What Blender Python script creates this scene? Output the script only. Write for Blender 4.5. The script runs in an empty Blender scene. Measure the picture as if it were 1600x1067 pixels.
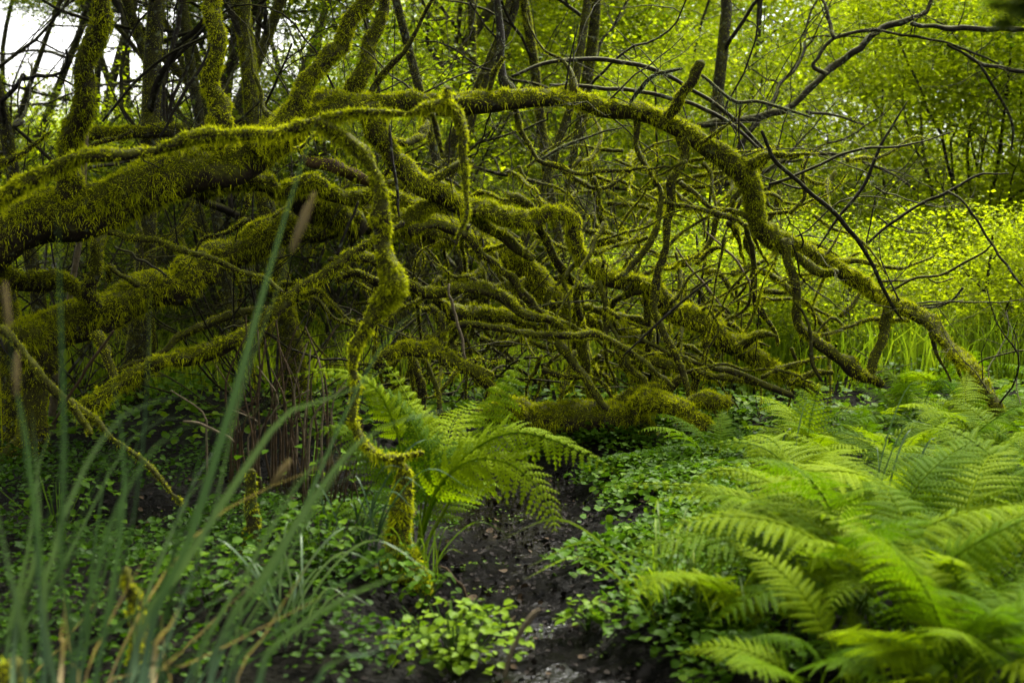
import bpy, math, random
import numpy as np

# ------------------------------------------------------------------ camera, sky, sun, exposure
sc = bpy.context.scene
COL = sc.collection
HCAM, PITCH, FPX = 1.15, math.radians(5.23), 2222.0
cam_d = bpy.data.cameras.new('camera')
cam = bpy.data.objects.new('camera', cam_d); COL.objects.link(cam)
cam.location = (0, 0, HCAM); cam.rotation_euler = (math.radians(90) - PITCH, 0, 0)
cam_d.lens = 50; cam_d.sensor_width = 36; cam_d.clip_start = 0.05; cam_d.clip_end = 2000
cam_d.dof.use_dof = True; cam_d.dof.focus_distance = 6.7; cam_d.dof.aperture_fstop = 3.2
sc.camera = cam

SUN_EL, SUN_AZ = math.radians(56), math.radians(24)      # azimuth from +Y towards +X
w = bpy.data.worlds.new('World'); sc.world = w; w.use_nodes = True
wn = w.node_tree.nodes; wn.clear()
sky = wn.new('ShaderNodeTexSky'); sky.sky_type = 'NISHITA'; sky.sun_disc = False
sky.sun_elevation = SUN_EL; sky.sun_rotation = SUN_AZ
sky.air_density = 1.0; sky.dust_density = 6.0; sky.ozone_density = 0.6
bg = wn.new('ShaderNodeBackground'); bg.inputs[1].default_value = 0.072
wo = wn.new('ShaderNodeOutputWorld')
hs = wn.new('ShaderNodeHueSaturation'); hs.inputs['Saturation'].default_value = .15      # overcast: a whitish sky
w.node_tree.links.new(sky.outputs[0], hs.inputs['Color']); w.node_tree.links.new(hs.outputs[0], bg.inputs[0]); w.node_tree.links.new(bg.outputs[0], wo.inputs[0])

sd = bpy.data.lights.new('sun', 'SUN'); sd.energy = 1.5; sd.angle = math.radians(10); sd.color = (1.0, 0.95, 0.84)
sun = bpy.data.objects.new('sun', sd); COL.objects.link(sun)
sun.rotation_euler = (math.radians(90) - SUN_EL, 0, math.pi - SUN_AZ)
sun.location = (6, 10, 20)
sc.view_settings.view_transform = 'Standard'; sc.view_settings.look = 'None'
sc.view_settings.gamma = 1.0; sc.view_settings.exposure = 3.38
try:
    sc.view_settings.use_curve_mapping = False
    sc.cycles.max_bounces = 8; sc.cycles.diffuse_bounces = 4; sc.cycles.transmission_bounces = 5
    sc.cycles.glossy_bounces = 3; sc.cycles.use_denoising = True
except Exception:
    pass

rng = np.random.default_rng(7)
random.seed(7)
R = math.radians

# ------------------------------------------------------------------ helpers
def at(px, py, d):
    """world point at distance d (metres north) on the sight line of photo position (px, py)"""
    x = (px - 800) / FPX; y = -(py - 533.5) / FPX
    ca, sa = math.cos(PITCH), math.sin(PITCH)
    v = np.array([x, ca + y * sa, -sa + y * ca]); v *= d / v[1]
    return np.array([v[0], v[1], v[2] + HCAM])

def tag(o, label=None, cat=None, group=None, kind=None):
    if label: o['label'] = label
    if cat: o['category'] = cat
    if group: o['group'] = group
    if kind: o['kind'] = kind
    return o

def thing(name, label, cat, loc=(0, 0, 0), rz=0, group=None):
    o = bpy.data.objects.new(name, None); COL.objects.link(o)
    o.location = loc; o.rotation_euler = (0, 0, rz); o.empty_display_size = .1
    return tag(o, label, cat, group)

def mesh_np(name, V, polys, mat, tint=None, smooth=True):
    """polys: list of int arrays (n,3) / (n,4)"""
    me = bpy.data.meshes.new(name)
    V = np.asarray(V, dtype=np.float32)
    polys = [np.asarray(p, dtype=np.int32) for p in polys if len(p)]
    me.vertices.add(len(V)); me.vertices.foreach_set('co', V.ravel())
    nl = sum(p.size for p in polys); npoly = sum(len(p) for p in polys)
    me.loops.add(nl); me.polygons.add(npoly)
    me.loops.foreach_set('vertex_index', np.concatenate([p.ravel() for p in polys]))
    tot = np.concatenate([np.full(len(p), p.shape[1], np.int32) for p in polys])
    st = np.concatenate([[0], np.cumsum(tot)[:-1]]).astype(np.int32)
    me.polygons.foreach_set('loop_start', st)
    try: me.polygons.foreach_set('loop_total', tot)
    except Exception: pass
    me.polygons.foreach_set('use_smooth', np.full(npoly, smooth, dtype=bool))
    if tint is not None:
        a = me.attributes.new('tint', 'FLOAT', 'POINT'); a.data.foreach_set('value', np.asarray(tint, np.float32))
    me.update(calc_edges=True); me.validate()
    me.materials.append(mat)
    return me

def link(name, me, parent=None, kind=None):
    o = bpy.data.objects.new(name, me); COL.objects.link(o)
    if parent is not None: o.parent = parent
    if kind: o['kind'] = kind
    return o

class MB:
    def __init__(s): s.V = []; s.Q = []; s.T = []; s.t = []; s.n = 0
    def add(s, V, quads=None, tris=None, tint=None):
        V = np.asarray(V, float)
        if quads is not None and len(quads): s.Q.append(np.asarray(quads) + s.n)
        if tris is not None and len(tris): s.T.append(np.asarray(tris) + s.n)
        s.V.append(V); s.t.append(np.full(len(V), .5) if tint is None else np.broadcast_to(np.asarray(tint, float), (len(V),)))
        s.n += len(V)
    def mesh(s, name, mat, off=(0, 0, 0), smooth=True):
        P = []
        if s.Q: P.append(np.concatenate(s.Q))
        if s.T: P.append(np.concatenate(s.T))
        return mesh_np(name, np.concatenate(s.V) - np.asarray(off), P, mat, np.concatenate(s.t), smooth)

def unit(v):
    return v / (np.linalg.norm(v, axis=-1, keepdims=True) + 1e-9)

def catmull(P, n):
    P = np.asarray(P, float)
    if len(P) == 2: return P[0] + np.linspace(0, 1, n)[:, None] * (P[1] - P[0])
    E = np.vstack([2 * P[0] - P[1], P, 2 * P[-1] - P[-2]])
    seg = np.linalg.norm(np.diff(P[:, :3], axis=0), axis=1) ** .75
    u = np.concatenate([[0], np.cumsum(seg)]); u = u / u[-1]
    q = np.linspace(0, 1, n); k = np.clip(np.searchsorted(u, q, side='right') - 1, 0, len(P) - 2)
    t = ((q - u[k]) / (u[k + 1] - u[k] + 1e-12))[:, None]
    a, b, c, d = E[k], E[k + 1], E[k + 2], E[k + 3]
    return .5 * (2 * b + (c - a) * t + (2 * a - 5 * b + 4 * c - d) * t ** 2 + (3 * b - a - 3 * c + d) * t ** 3)

def frames(P):
    T = unit(np.gradient(P, axis=0))
    ref = np.array([0, 0, 1.]) if abs(T[0][2]) < .9 else np.array([1., 0, 0])
    N = np.zeros_like(P); n = ref
    for i in range(len(P)):
        n = n - T[i] * np.dot(n, T[i]); n = n / (np.linalg.norm(n) + 1e-9); N[i] = n
    return T, N, np.cross(T, N)

def wob(n, step, amp, k=None):
    m = max(3, int(n / step) + 2)
    return np.interp(np.linspace(0, m - 1, n), np.arange(m), rng.normal(0, amp, m))

def cushf(b):
    return _cush(b * 62) * .75 + _cush(b * 140 + 5) * .5
def _cush(q):
    return (np.sin(q[..., 0] * 1.3 + 2 * np.sin(q[..., 1] * .7 + q[..., 2])) + np.sin(q[..., 2] * 1.7 + 2 * np.sin(q[..., 0] * .9)) + np.sin(q[..., 1] * 1.1 + q[..., 2] * .8 + 1.5 * np.sin(q[..., 0]))) / 3

def tube(mb, P, r, sides=8, lump=.0, tint=.5, cap=True, cush=0):
    P = np.asarray(P, float); n = len(P); r = np.broadcast_to(np.asarray(r, float), (n,))
    T, N, B = frames(P)
    a = np.linspace(0, 2 * math.pi, sides, endpoint=False)
    rr = r[:, None] * np.ones(sides)
    if lump:
        for f in range(3):
            rr = rr * (1 + lump * np.sin((f + 1) * a[None, :] + wob(n, 4, 1.6)[:, None] + f) * wob(n, 5, .7)[:, None])
    V = P[:, None, :] + rr[..., None] * (np.cos(a)[None, :, None] * N[:, None, :] + np.sin(a)[None, :, None] * B[:, None, :])
    if cush:
        dr = unit(V - P[:, None]); V = V + dr * (cush * cushf(V) * np.clip(dr[..., 2] + .6, .2, 1.3))[..., None]
    i = np.arange(n - 1)[:, None] * sides; j = np.arange(sides)[None, :]; j2 = (j + 1) % sides
    Q = np.stack([i + j, i + j2, i + sides + j2, i + sides + j], -1).reshape(-1, 4)
    VV = V.reshape(-1, 3); tr = []
    if cap:
        VV = np.vstack([VV, P[-1] + T[-1] * r[-1] * .8, P[0] - T[0] * r[0] * .4]); e = n * sides
        jj = np.arange(sides); j3 = (jj + 1) % sides
        tr = np.vstack([np.stack([(n - 1) * sides + jj, (n - 1) * sides + j3, np.full(sides, e)], -1),
                        np.stack([j3, jj, np.full(sides, e + 1)], -1)])
    mb.add(VV, Q, tr, tint)
    return T, N, B, V

def moss(mb, P, r, frame, dens=1.0, size=1.0, under=.3, hang=0.25, bare=None):
    """fuzz of small moss blades in cushions over the skin of a limb"""
    T, N, B, V = frame
    m, sd = V.shape[:2]; V2 = np.concatenate([V, V[:, :1]], 1)
    a00, a01, a10, a11 = V2[:-1, :-1], V2[:-1, 1:], V2[1:, :-1], V2[1:, 1:]
    area = (np.linalg.norm(np.cross(a10 - a00, a01 - a00), axis=-1)).ravel(); tot = area.sum()
    n = int(min(tot * 72000 * dens / size ** 2, 260000))
    if n < 12: return
    c = rng.choice(len(area), n, p=area / tot); k, j = c // sd, c % sd
    u, v = rng.random(n)[:, None], rng.random(n)[:, None]
    base = (a00[k, j] * (1 - u) + a10[k, j] * u) * (1 - v) + (a01[k, j] * (1 - u) + a11[k, j] * u) * v
    ctr = P[k] * (1 - u) + P[k + 1] * u; nrm = unit(base - ctr); Tn = T[k]
    # cushions: 3-d lumps in space
    cu = cushf(base)
    pa = wob(m, 5, .22)
    pat = pa[k] + .22 * cu
    if bare is not None: pat = pat - bare[k]
    steep = 1 - np.abs(Tn[:, 2]) * .5
    up = np.clip(nrm[:, 2] * steep * 1.1 + .62 + (1 - steep) * .7, 0, 1)
    keep = np.clip(under + (1 - under) * up + pat, 0.02, 1)
    sel = rng.random(n) < keep
    k, nrm, Tn, base, cu, up = k[sel], nrm[sel], Tn[sel], base[sel], cu[sel], up[sel]; n = len(k)
    if n < 4: return
    thin = np.clip(r[k] / .03, .75, 1.15) * np.where(np.abs(Tn[:, 2]) > .6, .8, 1)
    L = size * thin * (.008 + .015 * rng.random(n) ** 1.5) * np.clip(.95 + .6 * cu, .4, 1.5)
    hg = (nrm[:, 2] < .2) & (np.abs(Tn[:, 2]) < .75) & (rng.random(n) < hang)
    L = np.where(hg, L * (1.0 + 2.2 * rng.random(n) ** 3), L)
    d = nrm * .7 + rng.normal(0, .5, (n, 3)) + np.where(hg, 1.6, .15 + .5 * np.abs(Tn[:, 2]))[:, None] * np.array([0, 0, -1.])
    d = unit(d)
    s = unit(np.cross(d, rng.normal(0, 1, (n, 3)))) * (size * (.0014 + .0018 * rng.random(n)))[:, None]
    s = np.where(hg[:, None], s * .7, s); base = base - nrm * .003
    VV = np.stack([base - s, base + s, base + d * L[:, None]], 1).reshape(-1, 3)
    tn = np.clip(rng.normal(.56, .16, n) + .16 * cu + .13 * np.sin(base @ np.array([9., 5., 7.]) + 2 * np.sin(base @ np.array([3., 8., 4.]))), 0, 1)
    tint = np.stack([tn * .85, tn * .85, np.clip(tn + .22, 0, 1)], 1).ravel()
    mb.add(VV, None, np.arange(3 * n).reshape(-1, 3), tint)

# ------------------------------------------------------------------ materials
def newmat(name):
    m = bpy.data.materials.new(name); m.use_nodes = True
    nt = m.node_tree; nt.nodes.clear()
    out = nt.nodes.new('ShaderNodeOutputMaterial'); return m, nt, out

def ramp(nt, src, stops):
    r = nt.nodes.new('ShaderNodeValToRGB'); e = r.color_ramp.elements
    while len(e) < len(stops): e.new(.5)
    for q, (p, c) in zip(e, stops): q.position = p; q.color = (*c, 1)
    nt.links.new(src, r.inputs[0]); return r.outputs[0]

def noise(nt, scale, detail=4, rough=.6, coord='Object'):
    tc = nt.nodes.new('ShaderNodeTexCoord'); n = nt.nodes.new('ShaderNodeTexNoise')
    n.inputs['Scale'].default_value = scale; n.inputs['Detail'].default_value = detail; n.inputs['Roughness'].default_value = rough
    nt.links.new(tc.outputs[coord], n.inputs['Vector']); return n.outputs[0]

def math_n(nt, op, a, b):
    m = nt.nodes.new('ShaderNodeMath'); m.operation = op
    for i, v in enumerate((a, b)):
        if isinstance(v, (int, float)): m.inputs[i].default_value = v
        else: nt.links.new(v, m.inputs[i])
    return m.outputs[0]

def leaf_mat(name, stops, trans=.35, tcol=1.6, rough=.5, spec=.3, rnd=.25, nscale=0):
    m, nt, out = newmat(name)
    at_ = nt.nodes.new('ShaderNodeAttribute'); at_.attribute_name = 'tint'
    oi = nt.nodes.new('ShaderNodeObjectInfo')
    f = math_n(nt, 'ADD', at_.outputs['Fac'], math_n(nt, 'MULTIPLY', math_n(nt, 'SUBTRACT', oi.outputs['Random'], .5), rnd))
    if nscale:
        f = math_n(nt, 'ADD', f, math_n(nt, 'MULTIPLY', math_n(nt, 'SUBTRACT', noise(nt, nscale), .5), .5))
    c = ramp(nt, f, stops)
    p = nt.nodes.new('ShaderNodeBsdfPrincipled'); p.inputs['Roughness'].default_value = rough
    p.inputs['Specular IOR Level'].default_value = spec
    nt.links.new(c, p.inputs['Base Color'])
    tr = nt.nodes.new('ShaderNodeBsdfTranslucent')
    mul = nt.nodes.new('ShaderNodeMix'); mul.data_type = 'RGBA'; mul.blend_type = 'MULTIPLY'; mul.inputs[0].default_value = 1
    nt.links.new(c, mul.inputs[6]); mul.inputs[7].default_value = (tcol * .99, tcol * 1.01, tcol * .5, 1); mul.clamp_result = False
    nt.links.new(mul.outputs[2], tr.inputs['Color'])
    mx = nt.nodes.new('ShaderNodeMixShader'); mx.inputs[0].default_value = trans
    nt.links.new(p.outputs[0], mx.inputs[1]); nt.links.new(tr.outputs[0], mx.inputs[2])
    nt.links.new(mx.outputs[0], out.inputs[0]); return m

MOSS = leaf_mat('moss', [(0, (.022, .020, .003)), (.3, (.078, .086, .002)), (.62, (.225, .255, .003)), (1, (.46, .475, .005))], .22, 1.3, .8, .03, .15)
FERN = leaf_mat('fern', [(0, (.012, .034, .001)), (.5, (.041, .080, .001)), (1, (.112, .160, .0015))], .40, 1.6, .6, .015, .6)
SEDGE = leaf_mat('sedge', [(0, (.008, .018, .007)), (.5, (.030, .060, .025)), (1, (.095, .14, .062))], .2, 1.3, .5, .10, .3)
TAN = leaf_mat('dry_sedge', [(0, (.07, .045, .015)), (.5, (.16, .125, .055)), (1, (.26, .215, .11))], .25, 1.2, .7, .1, .2)
HERB = leaf_mat('herb_leaf', [(0, (.012, .032, .002)), (.5, (.034, .076, .003)), (1, (.095, .15, .004))], .3, 1.5, .5, .025, .3)
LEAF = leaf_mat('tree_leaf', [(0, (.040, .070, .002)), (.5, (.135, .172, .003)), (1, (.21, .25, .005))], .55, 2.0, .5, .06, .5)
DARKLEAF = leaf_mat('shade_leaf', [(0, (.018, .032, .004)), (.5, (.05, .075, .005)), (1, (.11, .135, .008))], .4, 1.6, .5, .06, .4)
GRASS = leaf_mat('grass', [(0, (.035, .065, .004)), (.5, (.095, .145, .006)), (1, (.17, .21, .010))], .4, 1.6, .5, .05, .3)

LICHFUZZ = leaf_mat('lichen_scales', [(0, (.03, .035, .018)), (.5, (.10, .12, .07)), (1, (.24, .27, .18))], .15, 1.0, .8, .1, .1)

def bark_mat(name, c0, c1, mossy=.6, lich=.2, scale=18):
    m, nt, out = newmat(name)
    c = ramp(nt, noise(nt, scale, 6, .7), [(.3, c0), (.7, c1)])
    def over(c, fac, col):
        x = nt.nodes.new('ShaderNodeMix'); x.data_type = 'RGBA'; nt.links.new(fac, x.inputs[0]); nt.links.new(c, x.inputs[6])
        if isinstance(col, tuple): x.inputs[7].default_value = (*col, 1)
        else: nt.links.new(col, x.inputs[7])
        return x.outputs[2]
    if lich:
        n = noise(nt, 30, 3, .5); s = ramp(nt, n, [(.62 - .08 * lich, (0, 0, 0)), (.68, (lich * 2,) * 3)])
        c = over(c, s, (.12, .14, .085))
    if mossy:
        g = nt.nodes.new('ShaderNodeNewGeometry'); sp = nt.nodes.new('ShaderNodeSeparateXYZ'); nt.links.new(g.outputs['Normal'], sp.inputs[0])
        f = math_n(nt, 'ADD', math_n(nt, 'MULTIPLY', sp.outputs[2], .35), math_n(nt, 'MULTIPLY', noise(nt, 9, 5, .65), 1.0))
        s = ramp(nt, f, [(max(0, .75 - mossy * .6), (0, 0, 0)), (min(1, .95 - mossy * .5), (1, 1, 1))])
        mc = ramp(nt, noise(nt, 60, 4, .7), [(.3, (.015, .015, .002)), (.6, (.05, .053, .003)), (.8, (.10, .10, .004))])
        c = over(c, s, mc)
    p = nt.nodes.new('ShaderNodeBsdfPrincipled'); p.inputs['Roughness'].default_value = .85; p.inputs['Specular IOR Level'].default_value = .10
    nt.links.new(c, p.inputs['Base Color'])
    b = nt.nodes.new('ShaderNodeBump'); b.inputs['Strength'].default_value = .8; b.inputs['Distance'].default_value = .012
    nt.links.new(noise(nt, scale * 2.2, 6, .7), b.inputs['Height']); nt.links.new(b.outputs[0], p.inputs['Normal'])
    nt.links.new(p.outputs[0], out.inputs[0]); return m

BARK = bark_mat('mossy_bark', (.006, .0045, .003), (.026, .018, .010), .62, .15)
BAREBARK = bark_mat('dark_bark', (.006, .005, .003), (.022, .019, .012), .35, .3, 26)
TRUNK = bark_mat('trunk_bark', (.007, .006, .0035), (.028, .025, .013), .5, .35, 22)
TWIG = bark_mat('twig_bark', (.005, .0042, .003), (.022, .018, .011), .25, .3, 40)
PALE = bark_mat('pale_stick', (.05, .04, .022), (.15, .12, .07), 0, 0, 60)
BROWN = bark_mat('dead_stem', (.014, .009, .004), (.050, .032, .013), 0, 0, 40)
LICHEN = bark_mat('lichen', (.03, .033, .016), (.14, .16, .09), 0, .6, 60)
LITTER = bark_mat('wet_litter', (.002, .0015, .001), (.012, .008, .004), 0, 0, 30)
WOOD = bark_mat('torn_wood', (.012, .008, .004), (.065, .038, .014), 0, 0, 30)

def ground_mat():
    m, nt, out = newmat('forest_mud')
    a = nt.nodes.new('ShaderNodeAttribute'); a.attribute_name = 'tint'      # 1 = wet mud, 0 = mossy soil
    soil = ramp(nt, noise(nt, 14, 6, .7), [(.3, (.0012, .0012, .0006)), (.55, (.004, .0038, .0018)), (.75, (.008, .010, .0024))])
    mud = ramp(nt, noise(nt, 40, 6, .75), [(.3, (.0005, .0004, .0003)), (.62, (.0016, .0013, .0008)), (.85, (.007, .0055, .0035))])
    x = nt.nodes.new('ShaderNodeMix'); x.data_type = 'RGBA'; nt.links.new(a.outputs['Fac'], x.inputs[0]); nt.links.new(soil, x.inputs[6]); nt.links.new(mud, x.inputs[7])
    p = nt.nodes.new('ShaderNodeBsdfPrincipled'); nt.links.new(x.outputs[2], p.inputs['Base Color'])
    wet = ramp(nt, noise(nt, 17, 5, .7), [(.4, (.07,) * 3), (.65, (.22,) * 3)])
    ro = nt.nodes.new('ShaderNodeMix'); nt.links.new(a.outputs['Fac'], ro.inputs[0]); ro.inputs[2].default_value = .9; nt.links.new(wet, ro.inputs[3]); nt.links.new(ro.outputs[0], p.inputs['Roughness'])
    p.inputs['Specular IOR Level'].default_value = .035
    b = nt.nodes.new('ShaderNodeBump'); b.inputs['Strength'].default_value = 1.0; b.inputs['Distance'].default_value = .05
    nt.links.new(noise(nt, 34, 5, .6), b.inputs['Height']); nt.links.new(b.outputs[0], p.inputs['Normal'])
    nt.links.new(p.outputs[0], out.inputs[0]); return m

def water_mat():
    m, nt, out = newmat('bog_water')
    p = nt.nodes.new('ShaderNodeBsdfPrincipled'); p.inputs['Base Color'].default_value = (.0015, .0012, .0007, 1)
    p.inputs['Roughness'].default_value = .04; p.inputs['IOR'].default_value = 1.33; p.inputs['Specular IOR Level'].default_value = .5
    b = nt.nodes.new('ShaderNodeBump'); b.inputs['Strength'].default_value = .5; b.inputs['Distance'].default_value = .012
    nt.links.new(noise(nt, 60, 3, .5), b.inputs['Height']); nt.links.new(b.outputs[0], p.inputs['Normal'])
    nt.links.new(p.outputs[0], out.inputs[0]); return m

# ------------------------------------------------------------------ ground
_gw = [(rng.uniform(.6, 7), rng.uniform(0, 6.28), rng.uniform(0, 6.28)) for _ in range(26)]
def bump2(x, y):
    z = 0
    for f, a, p in _gw: z = z + np.sin(f * (x * math.cos(a) + y * math.sin(a)) + p) / (f + .8)
    return z * .026
_gf = [(rng.uniform(25, 85), rng.uniform(0, 6.28), rng.uniform(0, 6.28)) for _ in range(22)]
def fine2(x, y):
    return sum(np.sin(f * (x * math.cos(a) + y * math.sin(a)) + p + .8 * np.sin(f * .4 * (y * math.cos(p) - x * math.sin(p)))) * 20 / f for f, a, p in _gf) * .0042
def gpx(px, py):  # where a sight line meets level ground
    p = at(px, py, 1.0); t = HCAM / (HCAM - p[2]); return np.array([p[0] * t, t])
CH = [(*gpx(830, 1250), .42), (*gpx(830, 1067), .40), (*gpx(795, 950), .30), (*gpx(780, 860), .30), (*gpx(820, 770), .36),
      (*gpx(760, 735), .55), (*gpx(560, 755), .50), (*gpx(380, 780), .45), (*gpx(230, 810), .30)]
def mudf(x, y):
    """1 inside the wet channel, falling to 0 outside"""
    best = np.full(np.shape(x), 9.)
    for (x0, y0, w0), (x1, y1, w1) in zip(CH[:-1], CH[1:]):
        dx, dy = x1 - x0, y1 - y0; t = np.clip(((x - x0) * dx + (y - y0) * dy) / (dx * dx + dy * dy), 0, 1)
        best = np.minimum(best, np.hypot(x - x0 - t * dx, y - y0 - t * dy) / (1.0 * (w0 + t * (w1 - w0))))
    best = best + .35 * np.sin(x * 7 + y * 3) * .5 + .2 * np.sin(y * 9 - x * 4)
    return np.clip(1.6 - best, 0, 1)
def gz(x, y):
    x = np.asarray(x, float); y = np.asarray(y, float)
    m = mudf(x, y)
    z = bump2(x, y) * (1 - .5 * m) - .085 * m + .03 + m * fine2(x, y)
    z = z + .07 * np.clip((x - .9) / 1.5, 0, 1) * np.clip((y - 4) / 3, 0, 1)
    z = z + np.clip(y - 11, 0, 60) * .012 + np.clip(np.abs(x) - 5, 0, 40) * .01
    return z

ys = np.concatenate([np.linspace(-4, 2.6, 14), np.linspace(2.7, 9, 300), np.linspace(9.2, 40, 70), np.linspace(44, 420, 16)])
xs = np.concatenate([-np.geomspace(200, 4.2, 26), np.linspace(-4, 4, 330), np.geomspace(4.2, 200, 26)])
X, Y = np.meshgrid(xs, ys); Z = gz(X, Y)
nx, ny = len(xs), len(ys)
i = np.arange(ny - 1)[:, None] * nx + np.arange(nx - 1)[None, :]
Q = np.stack([i, i + 1, i + nx + 1, i + nx], -1).reshape(-1, 4)
g = link('ground', mesh_np('ground', np.stack([X, Y, Z], -1).reshape(-1, 3), [Q], ground_mat(), mudf(X, Y).ravel()), kind='structure')
wb = MB(); wx = np.linspace(-3, 1.4, 40); wy = np.linspace(2.2, 7.6, 50); X, Y = np.meshgrid(wx, wy)
i = np.arange(49)[:, None] * 40 + np.arange(39)[None, :]
wb.add(np.stack([X, Y, np.full_like(X, -.043)], -1).reshape(-1, 3), np.stack([i, i + 1, i + 41, i + 40], -1).reshape(-1, 4))
link('water', wb.mesh('water', water_mat()), kind='structure')

# ------------------------------------------------------------------ limbs of the fallen trees
MOSSTRI = [0]
def limb(parent, name, pts, d0, d1=None, m=1.0, bark=None, lump=.16, under=.12, hang=.25, size=1.0, label=None, bare=0, twigs=0, wobble=.25, fuzz=None):
    """pts: (px, py, width in photo pixels[, distance]); d0..d1 = distance at the two ends"""
    d1 = d0 if d1 is None else d1
    L = np.cumsum([0] + [math.hypot(b[0] - a[0], b[1] - a[1]) for a, b in zip(pts[:-1], pts[1:])]); L = L / L[-1]
    ds = [p[3] if len(p) > 3 else d0 + (d1 - d0) * t for p, t in zip(pts, L)]
    C = np.array([[*at(p[0], p[1], d), p[2] * .5 * d / FPX] for p, d in zip(pts, ds)])
    length = np.linalg.norm(np.diff(C[:, :3], axis=0), axis=1).sum()
    rm = C[:, 3].mean(); n = int(np.clip(length / max(.028, rm * .45), 8, 130))
    D = catmull(C, n); P = D[:, :3]; r = np.clip(D[:, 3], .002, None)
    if m > .1: r = np.clip(r - (.011 + .10 * rm) * size * min(1, m), r * .62, None)
    env = np.minimum(1, np.minimum(np.arange(n), np.arange(n)[::-1]) / 3)[:, None]
    P = P + env * np.stack([wob(n, kq, rm * wobble) for kq in (4, 5, 4)], 1) * (1.8 if rm < .03 else 1.15)
    r = r * (1 + wob(n, 4, .10))
    off = parent.location if parent is not None else (0, 0, 0)
    off = np.array(off[:])
    mb = MB(); fr = tube(mb, P, r, 14 if rm > .035 else 10 if rm > .02 else 7, lump if rm > .012 else .08, cush=.30 * min(rm, .045) if m > .3 and not fuzz else 0)
    o = link(name, mb.mesh(name, bark or BARK, off), parent)
    if label: o['label'] = label
    if m > 0:
        if rm < .032: under = max(under, .3)
        b = None
        if bare: b = np.clip(wob(n, 6, bare), 0, 1.5)
        mm = MB(); moss(mm, P, r, fr, m, size, under, hang, b)
        if mm.n:
            link('lichen' if fuzz else 'moss', mm.mesh('moss', fuzz or MOSS, off), o, 'stuff'); MOSSTRI[0] += mm.n // 3
    for _ in range(twigs):
        k = rng.integers(2, n - 1); dv = unit(fr[1][k] * rng.normal() + fr[2][k] * rng.normal() + np.array([0, 0, .3]))
        link('twig', twig_mesh(P[k] - off, dv, rng.uniform(.15, .5), rng.uniform(.003, .006), 1), o)
    return o, P, r

def walk(p, d, length, n, curl=.25, grav=0.):
    out = [np.array(p, float)]; d = np.array(d, float)
    for _ in range(n):
        d = unit(d + rng.normal(0, curl, 3) * .5 + np.array([0, 0, grav])); out.append(out[-1] + d * length / n)
    return np.array(out)

def add_twig(mb, p, d, length, r, depth, sides=4, curl=.35):
    n = max(4, int(length / .07)); n = min(n, 16)
    P = walk(p, d, length, n, curl); rr = np.linspace(r, r * .35, n + 1)
    tube(mb, P, rr, sides, 0)
    if depth > 0:
        for _ in range(rng.integers(2, 5)):
            k = rng.integers(1, n); t = unit(P[k] - P[k - 1])
            dv = unit(t + rng.normal(0, .75, 3)); add_twig(mb, P[k], dv, length * rng.uniform(.25, .6), max(.0013, rr[k] * .65), depth - 1, 3 if depth < 2 else 4, curl)

def twig_mesh(p, d, length, r, depth, mat=None):
    mb = MB(); add_twig(mb, p, d, length, r, depth); return mb.mesh('twig', mat or TWIG)

# ---- the arching fallen tree
b0 = at(-60, 700, 6.0)
arch = thing('fallen_tree', 'moss-covered fallen tree whose trunk arches from the left over to the right', 'tree', (b0[0], b0[1], float(gz(b0[0], b0[1]))))
U, UP, UR = limb(arch, 'trunk', [(-160, 430, 120), (-60, 380, 110), (20, 352, 100), (110, 330, 96), (200, 300, 92), (290, 268, 86), (370, 240, 84), (440, 205, 80), (505, 172, 74), (570, 160, 62), (640, 160, 48), (700, 158, 44), (765, 149, 46), (830, 152, 42), (900, 149, 40), (960, 160, 40), (1005, 180, 38), (1055, 202, 40), (1100, 222, 40), (1140, 245, 44), (1168, 268, 46), (1182, 298, 42), (1196, 338, 40), (1216, 372, 42), (1252, 388, 40), (1300, 412, 36), (1342, 438, 36), (1384, 470, 38, 7.0), (1424, 494, 36, 6.9), (1462, 520, 36, 6.78), (1502, 552, 36, 6.62), (1532, 586, 34, 6.45), (1554, 614, 32, 6.3), (1566, 668, 26, 6.2)], 6.0, 7.3, 1.0, bare=.25, hang=.35)
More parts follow.
